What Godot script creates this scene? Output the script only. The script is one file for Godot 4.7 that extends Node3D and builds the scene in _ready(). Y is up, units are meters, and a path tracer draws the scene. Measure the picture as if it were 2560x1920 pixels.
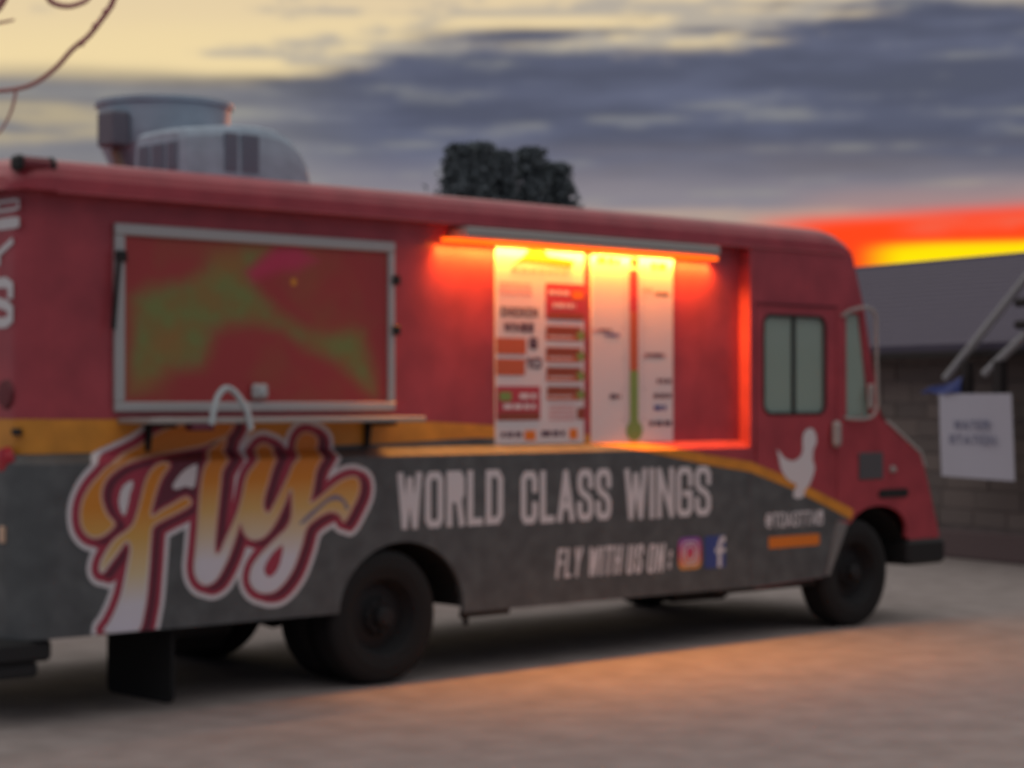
extends Node3D
# Side plane of the truck is z = 0, its length runs along x, the ground is y = 0.

const UPPER_Z := -0.10        # recessed upper wall
const CAB_S := 3.28           # where the cab starts and the recess ends
const LEDGE_TOP := 1.40
const LEDGE_LOW := 1.35

var M := {}
var truck: Node3D

# ------------------------------------------------------------------ helpers
func lin(r: float, g: float, b: float) -> Color:
	return Color(r, g, b).linear_to_srgb()

func noise_tex(size: int, freq: float, lo: Color, hi: Color, seed_: int, oct := 4) -> NoiseTexture2D:
	var n := FastNoiseLite.new()
	n.seed = seed_
	n.noise_type = FastNoiseLite.TYPE_SIMPLEX_SMOOTH
	n.frequency = freq
	n.fractal_octaves = oct
	var g := Gradient.new()
	g.set_color(0, lo)
	g.set_color(1, hi)
	var t := NoiseTexture2D.new()
	t.width = size
	t.height = size
	t.seamless = true
	t.noise = n
	t.color_ramp = g
	return t

func mat(name_: String, c: Color, rough: float, metal := 0.0, tex: Texture2D = null, scale := 1.0) -> StandardMaterial3D:
	var m := StandardMaterial3D.new()
	m.albedo_color = c
	m.roughness = rough
	m.metallic = metal
	m.cull_mode = BaseMaterial3D.CULL_DISABLED
	if tex:
		m.albedo_texture = tex
		m.uv1_triplanar = true
		m.uv1_world_triplanar = true
		m.uv1_scale = Vector3.ONE * scale
	M[name_] = m
	return m

func begin() -> SurfaceTool:
	var st := SurfaceTool.new()
	st.begin(Mesh.PRIMITIVE_TRIANGLES)
	return st

func obj(called: String, st: SurfaceTool, m: Material, parent: Node = null) -> MeshInstance3D:
	var o := MeshInstance3D.new()
	o.mesh = st.commit()
	o.name = called
	o.material_override = m
	if parent:
		parent.add_child(o, true)
	else:
		add_child(o, true)
	return o

func tag(o: Node, label: String, category := "", group := "", kind := "") -> Node:
	o.set_meta("label", label)
	if category:
		o.set_meta("category", category)
	if group:
		o.set_meta("group", group)
	if kind:
		o.set_meta("kind", kind)
	return o

func thing(called: String, label: String, category: String, at: Vector3, group := "") -> Node3D:
	var o := Node3D.new()
	o.name = called
	add_child(o, true)
	o.position = at
	tag(o, label, category, group)
	return o

func tri(st: SurfaceTool, a: Vector3, b: Vector3, c: Vector3, n: Vector3) -> void:
	if (b - a).cross(c - a).dot(n) > 0.0:
		var t := b
		b = c
		c = t
	for p in [a, b, c]:
		st.set_normal(n)
		st.add_vertex(p)

func quad(st: SurfaceTool, a: Vector3, b: Vector3, c: Vector3, d: Vector3, n: Vector3) -> void:
	tri(st, a, b, c, n)
	tri(st, a, c, d, n)

func facing(a: Vector3, b: Vector3, c: Vector3, from: Vector3) -> Vector3:
	var n := (b - a).cross(c - a).normalized()
	return n if n.dot((a + b + c) / 3.0 - from) > 0.0 else -n

# box with chamfered edges
func box(st: SurfaceTool, lo: Vector3, hi: Vector3, bev := 0.0) -> void:
	var c := (lo + hi) * 0.5
	var h := (hi - lo) * 0.5
	bev = minf(bev, minf(h.x, minf(h.y, h.z)) * 0.9)
	var ax := [Vector3.RIGHT, Vector3.UP, Vector3.BACK]
	for i in 3:
		var u: Vector3 = ax[(i + 1) % 3] * (h[(i + 1) % 3] - bev)
		var v: Vector3 = ax[(i + 2) % 3] * (h[(i + 2) % 3] - bev)
		for s in [-1.0, 1.0]:
			var n: Vector3 = ax[i] * s
			var o: Vector3 = c + n * h[i]
			quad(st, o - u - v, o + u - v, o + u + v, o - u + v, n)
	if bev <= 0.0:
		return
	for i in 3:
		var j := (i + 1) % 3
		var k := (i + 2) % 3
		for sj in [-1.0, 1.0]:
			for sk in [-1.0, 1.0]:
				var nj: Vector3 = ax[j] * sj
				var nk: Vector3 = ax[k] * sk
				var l: Vector3 = ax[i] * (h[i] - bev)
				var p := c + nj * h[j] + nk * (h[k] - bev)
				var q := c + nj * (h[j] - bev) + nk * h[k]
				quad(st, p - l, p + l, q + l, q - l, (nj + nk).normalized())
	for sx in [-1.0, 1.0]:
		for sy in [-1.0, 1.0]:
			for sz in [-1.0, 1.0]:
				var s := Vector3(sx, sy, sz)
				tri(st, c + s * Vector3(h.x, h.y - bev, h.z - bev), c + s * Vector3(h.x - bev, h.y, h.z - bev), c + s * Vector3(h.x - bev, h.y - bev, h.z), s.normalized())

func poly_of(a: Array) -> PackedVector2Array:
	var p := PackedVector2Array()
	for i in a.size() / 2:
		p.append(Vector2(a[i * 2], a[i * 2 + 1]))
	return p

# plate: a polygon in x, y pulled from z0 to z1
func plate(st: SurfaceTool, p: PackedVector2Array, z0: float, z1: float) -> void:
	var idx := Geometry2D.triangulate_polygon(p)
	for i in idx.size() / 3:
		var a := p[idx[i * 3]]
		var b := p[idx[i * 3 + 1]]
		var c := p[idx[i * 3 + 2]]
		tri(st, Vector3(a.x, a.y, z1), Vector3(b.x, b.y, z1), Vector3(c.x, c.y, z1), Vector3.BACK)
		tri(st, Vector3(a.x, a.y, z0), Vector3(b.x, b.y, z0), Vector3(c.x, c.y, z0), Vector3.FORWARD)
	var turn := -1.0 if Geometry2D.is_polygon_clockwise(p) else 1.0
	for i in p.size():
		var a := p[i]
		var b := p[(i + 1) % p.size()]
		if a.is_equal_approx(b):
			continue
		var d := (b - a).normalized()
		quad(st, Vector3(a.x, a.y, z0), Vector3(b.x, b.y, z0), Vector3(b.x, b.y, z1), Vector3(a.x, a.y, z1), Vector3(d.y, -d.x, 0) * turn)

# a sheet through a row of outlines (open or closed)
func loft(st: SurfaceTool, rows: Array, closed := false, inside := Vector3.ZERO, smooth := true) -> void:
	for i in rows.size() - 1:
		var a: PackedVector3Array = rows[i]
		var b: PackedVector3Array = rows[i + 1]
		var n := a.size() if closed else a.size() - 1
		for j in n:
			var k := (j + 1) % a.size()
			var from := inside
			if inside == Vector3.INF:
				from = (a[0] + a[a.size() / 2] + b[0] + b[b.size() / 2]) * 0.25
			if a[j].distance_to(a[k]) > 1e-5:
				tri(st, a[j], a[k], b[k], facing(a[j], a[k], b[k], from))
			if b[j].distance_to(b[k]) > 1e-5:
				tri(st, a[j], b[k], b[j], facing(a[j], b[k], b[j], from))

func tube(st: SurfaceTool, pts: PackedVector3Array, r0: float, r1: float, sides := 8) -> void:
	var last := PackedVector3Array()
	var lastn := PackedVector3Array()
	var side := Vector3.ZERO
	for i in pts.size():
		var d := (pts[mini(i + 1, pts.size() - 1)] - pts[maxi(i - 1, 0)]).normalized()
		if side == Vector3.ZERO:
			side = d.cross(Vector3.UP if absf(d.y) < 0.9 else Vector3.RIGHT).normalized()
		side = (side - d * side.dot(d)).normalized()
		var up := d.cross(side)
		var r := lerpf(r0, r1, float(i) / maxf(1.0, pts.size() - 1.0))
		var ring := PackedVector3Array()
		var ns := PackedVector3Array()
		for j in sides:
			var a := TAU * j / sides
			var n := side * cos(a) + up * sin(a)
			ns.append(n)
			ring.append(pts[i] + n * r)
		if i > 0:
			for j in sides:
				var k := (j + 1) % sides
				for t in [[last[j], lastn[j], ring[j], ns[j], ring[k], ns[k]], [last[j], lastn[j], ring[k], ns[k], last[k], lastn[k]]]:
					for q in 3:
						st.set_normal(t[q * 2 + 1])
						st.add_vertex(t[q * 2])
		for e in [0, pts.size() - 1]:
			if i == e:
				for j in range(1, sides - 1):
					tri(st, ring[0], ring[j], ring[j + 1], -d if e == 0 else d)
		last = ring
		lastn = ns

func curve(a: Array, per := 4) -> PackedVector3Array:
	var p := PackedVector3Array()
	for i in a.size() / 3:
		p.append(Vector3(a[i * 3], a[i * 3 + 1], a[i * 3 + 2]))
	var out := PackedVector3Array()
	for i in p.size() - 1:
		for k in per:
			out.append(p[i].cubic_interpolate(p[i + 1], p[maxi(i - 1, 0)], p[mini(i + 2, p.size() - 1)], float(k) / per))
	out.append(p[p.size() - 1])
	return out

# a profile of (radius, offset) turned about an axis
func lathe(st: SurfaceTool, profile: Array, at: Vector3, axis: Vector3, sides := 40) -> void:
	var u := axis.cross(Vector3.UP if absf(axis.y) < 0.9 else Vector3.RIGHT).normalized()
	var v := axis.cross(u)
	for i in profile.size() - 1:
		var p: Vector2 = profile[i]
		var q: Vector2 = profile[i + 1]
		var d := (q - p).normalized()
		for j in sides:
			var a0 := TAU * j / sides
			var a1 := TAU * (j + 1) / sides
			var e0 := u * cos(a0) + v * sin(a0)
			var e1 := u * cos(a1) + v * sin(a1)
			var n0 := (e0 * -d.y + axis * d.x)
			var n1 := (e1 * -d.y + axis * d.x)
			var c := [at + e0 * p.x + axis * p.y, at + e1 * p.x + axis * p.y, at + e1 * q.x + axis * q.y, at + e0 * q.x + axis * q.y]
			var n := [n0, n1, n1, n0]
			for k in [0, 1, 2, 0, 2, 3]:
				st.set_normal(n[k])
				st.add_vertex(c[k])

# --- thin prints that follow the side of the truck; 2D work is done in millimetres
func mm(a: Array, smooth := 0) -> PackedVector2Array:
	var p := PackedVector2Array()
	var n := a.size() / 2
	for i in n:
		p.append(Vector2(a[i * 2], a[i * 2 + 1]) * 1000.0)
	if Geometry2D.is_polygon_clockwise(p):
		p.reverse()
	if smooth < 2:
		return p
	var out := PackedVector2Array()
	for i in n:
		for k in smooth:
			out.append(p[i].cubic_interpolate(p[(i + 1) % n], p[(i + n - 1) % n], p[(i + 2) % n], float(k) / smooth))
	return out

func grown(p: PackedVector2Array, by: float) -> PackedVector2Array:
	var best := PackedVector2Array()
	for q in Geometry2D.offset_polygon(p, by, Geometry2D.JOIN_ROUND):
		if q.size() > best.size() and not Geometry2D.is_polygon_clockwise(q):
			best = q
	return best

func joined(polys: Array) -> Array:
	var out := []
	for p in polys:
		var cur: PackedVector2Array = p
		var rest := []
		for q in out:
			var m := Geometry2D.merge_polygons(cur, q)
			var outer := []
			for r in m:
				if not Geometry2D.is_polygon_clockwise(r):
					outer.append(r)
			if outer.size() == 1:
				cur = outer[0]
			else:
				rest.append(q)
		rest.append(cur)
		out = rest
	return out

func moved(p: PackedVector2Array, by: Vector2) -> PackedVector2Array:
	var q := PackedVector2Array()
	for v in p:
		q.append(v + by)
	return q

func side_z(y: float) -> float:
	return UPPER_Z * clampf((y - LEDGE_LOW) / (LEDGE_TOP - LEDGE_LOW), 0.0, 1.0)

# stops: [height in m, linear colour] from low to high, or [] for no vertex colour
func skin(st: SurfaceTool, p: PackedVector2Array, lift: float, stops := []) -> void:
	var ys := [-500.0, LEDGE_LOW * 1000.0, LEDGE_TOP * 1000.0, 4000.0]
	for s in stops:
		ys.append(s[0] * 1000.0)
	ys.sort()
	var xs := [-4000.0, CAB_S * 1000.0, 9000.0]
	for xi in 2:
		for yi in ys.size() - 1:
			if ys[yi + 1] - ys[yi] < 0.5:
				continue
			var r := PackedVector2Array([Vector2(xs[xi], ys[yi]), Vector2(xs[xi + 1], ys[yi]), Vector2(xs[xi + 1], ys[yi + 1]), Vector2(xs[xi], ys[yi + 1])])
			for piece in Geometry2D.intersect_polygons(p, r):
				var idx := Geometry2D.triangulate_polygon(piece)
				for t in idx.size() / 3:
					var v := []
					var c := []
					for k in 3:
						var q: Vector2 = piece[idx[t * 3 + k]] * 0.001
						v.append(Vector3(q.x, q.y, (side_z(q.y) if xi == 0 else 0.0) + lift))
						c.append(shade_at(q.y, stops) if stops else Color.WHITE)
					var n := Vector3.BACK
					if xi == 0 and ys[yi] >= LEDGE_LOW * 1000.0 - 0.5 and ys[yi + 1] <= LEDGE_TOP * 1000.0 + 0.5:
						n = Vector3(0, 2, 1).normalized()
					if (v[1] - v[0]).cross(v[2] - v[0]).dot(n) > 0.0:
						var tv = v[1]
						v[1] = v[2]
						v[2] = tv
						var tc = c[1]
						c[1] = c[2]
						c[2] = tc
					for k in 3:
						st.set_normal(n)
						if stops:
							st.set_color(c[k])
						st.add_vertex(v[k])

func shade_at(y: float, stops: Array) -> Color:
	for i in stops.size() - 1:
		if y <= stops[i + 1][0]:
			return (stops[i][1] as Color).lerp(stops[i + 1][1], clampf((y - stops[i][0]) / (stops[i + 1][0] - stops[i][0]), 0.0, 1.0))
	return stops[stops.size() - 1][1]

func rect_mm(x0: float, y0: float, x1: float, y1: float) -> PackedVector2Array:
	return PackedVector2Array([Vector2(x0, y0), Vector2(x1, y0), Vector2(x1, y1), Vector2(x0, y1)])

func round_rect(x0: float, y0: float, x1: float, y1: float, r: float, per := 5) -> PackedVector2Array:
	var p := PackedVector2Array()
	for c in [[x1 - r, y0 + r, -PI / 2], [x1 - r, y1 - r, 0.0], [x0 + r, y1 - r, PI / 2], [x0 + r, y0 + r, PI]]:
		for i in per + 1:
			var a: float = c[2] + PI / 2 * i / per
			p.append(Vector2(c[0] + cos(a) * r, c[1] + sin(a) * r))
	return p

# --- condensed block capitals drawn as strokes in a unit cell: [width, strokes]
func glyph(ch: String) -> Array:
	match ch:
		"W": return [1.45, [[0, 1, .22, 0, .5, .9], [.5, .9, .78, 0, 1, 1]]]
		"O", "0": return [1.0, [[.5, 1, .2, 1, 0, .9, 0, .1, .2, 0, .5, 0], [.5, 1, .8, 1, 1, .9, 1, .1, .8, 0, .5, 0]]]
		"R": return [1.0, [[0, 0, 0, 1, .8, 1, 1, .9, 1, .6, .8, .5, .1, .5], [.55, .5, .8, .42, 1, 0]]]
		"L": return [0.8, [[0, 1, 0, 0, 1, 0]]]
		"D": return [1.0, [[0, 0, 0, 1, .75, 1, 1, .88, 1, .5], [0, 0, .75, 0, 1, .12, 1, .5]]]
		"C": return [1.0, [[1, .68, 1, .9, .8, 1, .2, 1, 0, .9, 0, .1, .2, 0, .8, 0, 1, .1, 1, .32]]]
		"A": return [1.1, [[0, 0, .5, 1, 1, 0], [.22, .28, .78, .28]]]
		"S": return [1.0, [[1, .72, 1, .9, .8, 1, .2, 1, 0, .9, 0, .68, .2, .56, .8, .44, 1, .32, 1, .1, .8, 0, .2, 0, 0, .1, 0, .28]]]
		"I": return [0.0, [[0, 0, 0, 1]]]
		"N": return [1.05, [[0, 0, 0, 1, 1, 0, 1, 1]]]
		"G": return [1.0, [[1, .7, 1, .9, .8, 1, .2, 1, 0, .9, 0, .1, .2, 0, .8, 0, 1, .1, 1, .46, .55, .46]]]
		"F": return [0.85, [[1, 1, 0, 1, 0, 0], [0, .52, .85, .52]]]
		"Y": return [1.05, [[0, 1, .5, .45, 1, 1], [.5, .45, .5, 0]]]
		"T": return [0.95, [[0, 1, 1, 1], [.5, 1, .5, 0]]]
		"H": return [1.0, [[0, 0, 0, 1], [1, 0, 1, 1], [0, .5, 1, .5]]]
		"U": return [1.0, [[0, 1, 0, .1, .2, 0, .8, 0, 1, .1, 1, 1]]]
		"B": return [1.0, [[0, 0, 0, 1, .8, 1, .95, .9, .95, .62, .8, .52, .1, .52], [0, 0, .8, 0, 1, .1, 1, .42, .8, .52]]]
		"E": return [0.85, [[1, 1, 0, 1, 0, 0, 1, 0], [0, .52, .85, .52]]]
		"K": return [1.05, [[0, 0, 0, 1], [1, 1, .1, .48], [.3, .58, 1, 0]]]
		"1": return [0.35, [[0, .8, 1, 1, 1, 0]]]
		"6": return [1.0, [[1, .9, .8, 1, .2, 1, 0, .9, 0, .1, .2, 0, .8, 0, 1, .1, 1, .45, .8, .55, .1, .55]]]
		"@": return [1.3, [[.7, .35, .4, .3, .3, .5, .45, .7, .7, .68, .7, .35, .9, .35, 1, .5, .95, .85, .6, 1, .2, .95, 0, .6, .05, .2, .4, 0, .8, .05]]]
		":": return [0.0, [[0, .12, 0, .3], [0, .62, 0, .8]]]
	return [0.6, []]

# writes TEXT so that it fills the box in metres; returns nothing, adds to st
func write(st: SurfaceTool, text: String, x0: float, x1: float, y0: float, y1: float, stroke: float, lift: float, slant := 0.0, cell := 0.0, big_first := 1.0) -> void:
	var units := 0.0
	var gap_units := 0.0
	for i in text.length():
		units += glyph(text[i])[0]
	var gaps := text.length() - 1
	var gap := stroke * 1.55
	var w := (x1 - x0 - stroke - gaps * gap) / maxf(units, 0.01)
	if w <= 0.0:
		gap = (x1 - x0) / text.length() * 0.45
		w = (x1 - x0 - gaps * gap) / maxf(units, 0.01)
	var x := x0 + stroke * 0.5
	var level := 0
	var starts := true
	for i in text.length():
		var g := glyph(text[i])
		var top := y1 if starts or big_first >= 1.0 else y0 + (y1 - y0) * big_first
		starts = text[i] == " "
		var wide: float = w * g[0]
		var h := top - y0 - stroke
		for s in g[1]:
			var line := PackedVector2Array()
			for k in s.size() / 2:
				var yy: float = y0 + stroke * 0.5 + s[k * 2 + 1] * h
				line.append(Vector2(x + s[k * 2] * wide + slant * (yy - y0), yy) * 1000.0)
			# open ends run out to the full height
			level += 1
			for q in Geometry2D.offset_polyline(line, stroke * 500.0, Geometry2D.JOIN_MITER, Geometry2D.END_SQUARE):
				if not Geometry2D.is_polygon_clockwise(q):
					skin(st, q, lift + 0.0004 * (level % 3))
		x += wide + gap

# small unreadable lines of print: rows of short dashes
func dashes(polys: Array, x0: float, y0: float, x1: float, y1: float, rows: int, rng: RandomNumberGenerator) -> void:
	var h := (y1 - y0) / rows
	for r in rows:
		var x := x0
		while x < x1 - 4.0:
			var w := minf(rng.randf_range(0.6, 1.6) * h, x1 - x)
			polys.append(rect_mm(x, y0 + r * h + h * 0.18, x + w, y0 + r * h + h * 0.82))
			x += w + h * 0.3

# the same, every piece a part of its own
func inked_each(called: String, polys: Array, m: Material, lift: float, parent: Node) -> void:
	for p in polys:
		inked(called, [p], m, lift, parent)

func small_print(called: String, polys: Array, m: Material, lift: float, parent: Node) -> void:
	inked(called, polys, m, lift, parent).set_meta("kind", "stuff")

func inked(called: String, polys: Array, m: Material, lift: float, parent: Node) -> MeshInstance3D:
	var st := begin()
	var k := 0
	for p in polys:
		skin(st, p, lift + 0.0003 * (k % 4))
		k += 1
	return obj(called, st, m, parent)

# ------------------------------------------------------------------ sky
func make_sky() -> ImageTexture:
	var w := 2048
	var h := 1024
	var wisps := FastNoiseLite.new()
	wisps.seed = 11
	wisps.noise_type = FastNoiseLite.TYPE_SIMPLEX_SMOOTH
	wisps.frequency = 1.0
	wisps.fractal_octaves = 5
	wisps.fractal_gain = 0.55
	var soft := FastNoiseLite.new()
	soft.seed = 4
	soft.noise_type = FastNoiseLite.TYPE_SIMPLEX_SMOOTH
	soft.frequency = 1.0
	soft.fractal_octaves = 3
	var data := PackedFloat32Array()
	data.resize(w * h * 3)
	var dark := Vector3(0.096, 0.106, 0.158)
	var lilac := Vector3(0.27, 0.245, 0.275)
	var cream := Vector3(0.83, 0.66, 0.37)
	var peach := Vector3(0.72, 0.57, 0.37)
	var pale := Vector3(0.66, 0.64, 0.62)
	var veil := Vector3(0.34, 0.33, 0.33)
	var east := Vector3(0.145, 0.16, 0.21)
	for j in h / 2:
		var e := 90.0 - (j + 0.5) / h * 180.0
		for i in w:
			var a := wrapf((i + 0.5) / w * 360.0 - 42.73, -180.0, 180.0)
			# seamless round the horizon
			var ra := deg_to_rad(a)
			var k := 14.0 / maxf(e + 5.0, 3.0)
			var cx := sin(ra) * 7.0
			var cy := cos(ra) * 7.0
			var n1 := wisps.get_noise_3d(cx * 0.42, cy * 0.42, e * 0.85 + 0.02 * a)
			var n2 := soft.get_noise_3d(cx * 0.35 + 9.0, cy * 0.35, e * 0.30)
			var n3 := wisps.get_noise_3d(cx * 0.75, cy * 0.75 + 30.0, e * 1.9 - 0.05 * a)
			var n4 := wisps.get_noise_3d(cx * 2.2 + 50.0, cy * 2.2, e * 3.6)
			# sunset side: 1 in front, 0 behind
			var front := smoothstep(120.0, 40.0, absf(a - 2.0))
			# bank of dark cloud with an uneven upper edge, higher to the right
			var edge := 8.9 + 1.25 * smoothstep(-8.0, -1.0, a) + 0.7 * smoothstep(3.0, 12.0, a) + 4.0 * smoothstep(13.0, 40.0, a)
			var above := smoothstep(-0.30, 0.42, e - edge + n4 * 0.55 * smoothstep(-9.0, -2.0, a) + n1 * (0.35 + 1.5 * smoothstep(-9.0, 2.0, a)) + n2 * 0.2)
			# streaks of grey over the pale gap
			var streak := smoothstep(-0.05, 0.36, n3 + n4 * 0.8 + n2 * 0.25 + 0.16 * smoothstep(-6.0, 12.0, a) - 0.45 * smoothstep(-5.0, -10.0, a))
			var gap := cream.lerp(peach, smoothstep(9.6, 12.5, e + n2))
			gap = gap.lerp(pale, smoothstep(16.0, 28.0, e))
			gap = gap.lerp(veil * 0.95, streak * 0.72)
			gap = east.lerp(gap, maxf(smoothstep(85.0, 40.0, absf(a - 2.0)), smoothstep(20.0, 34.0, e)))
			var bank := dark * (1.0 + 0.40 * n2 + 0.55 * n1 + 0.30 * n3 + 0.24 * n4)
			# lighter, warmer layers low down and on the left
			var low := smoothstep(7.6, 5.2, e + n1 * 1.0)
			bank = bank.lerp(lilac, 0.85 * low * front)
			bank = bank.lerp(Vector3(0.30, 0.29, 0.28), (0.7 + 0.5 * n3 + 0.5 * n2) * smoothstep(-3.0, -10.0, a) * smoothstep(-55.0, -22.0, a) * smoothstep(9.5, 8.3, e + n1 * 0.6) * front)
			bank = bank.lerp(cream * 0.66, smoothstep(0.05, 0.42, n3 + 0.25 * smoothstep(-10.0, -13.5, a)) * 0.62 * front * smoothstep(-9.0, -12.5, a) * smoothstep(8.6, 8.1, e) * smoothstep(6.8, 7.3, e))
			bank = bank.lerp(Vector3(0.34, 0.33, 0.27), 0.42 * smoothstep(0.12, 0.75, n3 + 0.7 * n4 + 0.3 * n1) * front * smoothstep(5.2, 6.0, e))
			bank = bank.lerp(Vector3(0.50, 0.36, 0.28), 0.75 * smoothstep(-0.12, 0.22, n1 + 0.5 * n3) * front * smoothstep(6.4, 5.5, e) * smoothstep(-1.0, 3.0, a))
			bank = (east * (1.0 + 0.4 * n2)).lerp(bank, front)
			var c := bank.lerp(gap, above)
			# glow on the horizon where the sun has gone down
			var g := smoothstep(6.4, 9.2, a + n1 * 1.5) * smoothstep(60.0, 30.0, a)
			var top := 5.12 + 0.035 * clampf(a - 8.0, 0.0, 20.0)
			var glow := g * smoothstep(top + 0.26, top - 0.22, e + n1 * 0.12)
			c = c.lerp(Vector3(0.50, 0.26, 0.22), 0.4 * g * smoothstep(top + 0.95, top + 0.05, e + n1 * 0.5))
			c = c.lerp(Vector3(1.0, 0.062, 0.012), glow)
			c = c.lerp(Vector3(0.80, 0.15, 0.09), 0.75 * glow * smoothstep(0.26, 0.06, absf(e - 4.85 - 0.03 * (a - 12.0))) * smoothstep(10.5, 12.0, a) * smoothstep(-0.2, 0.1, n3))
			var band := glow * smoothstep(4.46, 4.30, e - 0.028 * (a - 12.0) + n1 * 0.10) * smoothstep(9.6, 11.2, a)
			c = c.lerp(Vector3(1.05, 0.76, 0.0), band)
			var o := (j * w + i) * 3
			data[o] = maxf(c.x, 0.01)
			data[o + 1] = maxf(c.y, 0.005)
			data[o + 2] = maxf(c.z, 0.003)
	for o in range(w * h / 2 * 3, w * h * 3, 3):
		data[o] = 0.10
		data[o + 1] = 0.09
		data[o + 2] = 0.085
	var img := Image.create_from_data(w, h, false, Image.FORMAT_RGBF, data.to_byte_array())
	return ImageTexture.create_from_image(img)

# ------------------------------------------------------------------ scene
func _ready() -> void:
	var cam := Camera3D.new()
	cam.name = "camera"
	add_child(cam)
	cam.position = Vector3(-7.479, 1.681, 9.183)
	cam.look_at(cam.position + Vector3(0.6785, 0.0082, -0.7346))
	var lens := CameraAttributesPhysical.new()
	lens.frustum_focal_length = 62.5
	lens.frustum_focus_distance = 0.6
	lens.exposure_aperture = 28.0
	lens.frustum_near = 0.05
	lens.frustum_far = 2000.0
	cam.attributes = lens
	cam.fov = 21.74
	cam.far = 2000.0

	var env := Environment.new()
	env.background_mode = Environment.BG_SKY
	var sky := Sky.new()
	var pano := PanoramaSkyMaterial.new()
	pano.panorama = make_sky()
	sky.sky_material = pano
	env.sky = sky
	env.tonemap_mode = Environment.TONE_MAPPER_LINEAR
	env.tonemap_exposure = 1.05
	env.sdfgi_enabled = true
	env.ssao_enabled = true
	env.ssil_enabled = true
	var we := WorldEnvironment.new()
	we.name = "environment"
	we.environment = env
	add_child(we)

	var sun := DirectionalLight3D.new()
	sun.name = "low_sun"
	sun.light_color = Color(1.0, 0.55, 0.25)
	sun.light_energy = 0.15
	sun.light_angular_distance = 3.0
	sun.shadow_enabled = true
	add_child(sun)
	sun.look_at_from_position(Vector3.ZERO, -Vector3(0.872, 0.075, -0.489))

	materials()
	ground()
	building()
	build_truck()
	rooftop()
	prints_and_signs()
	lamps()
	yard()
	trees()

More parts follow.
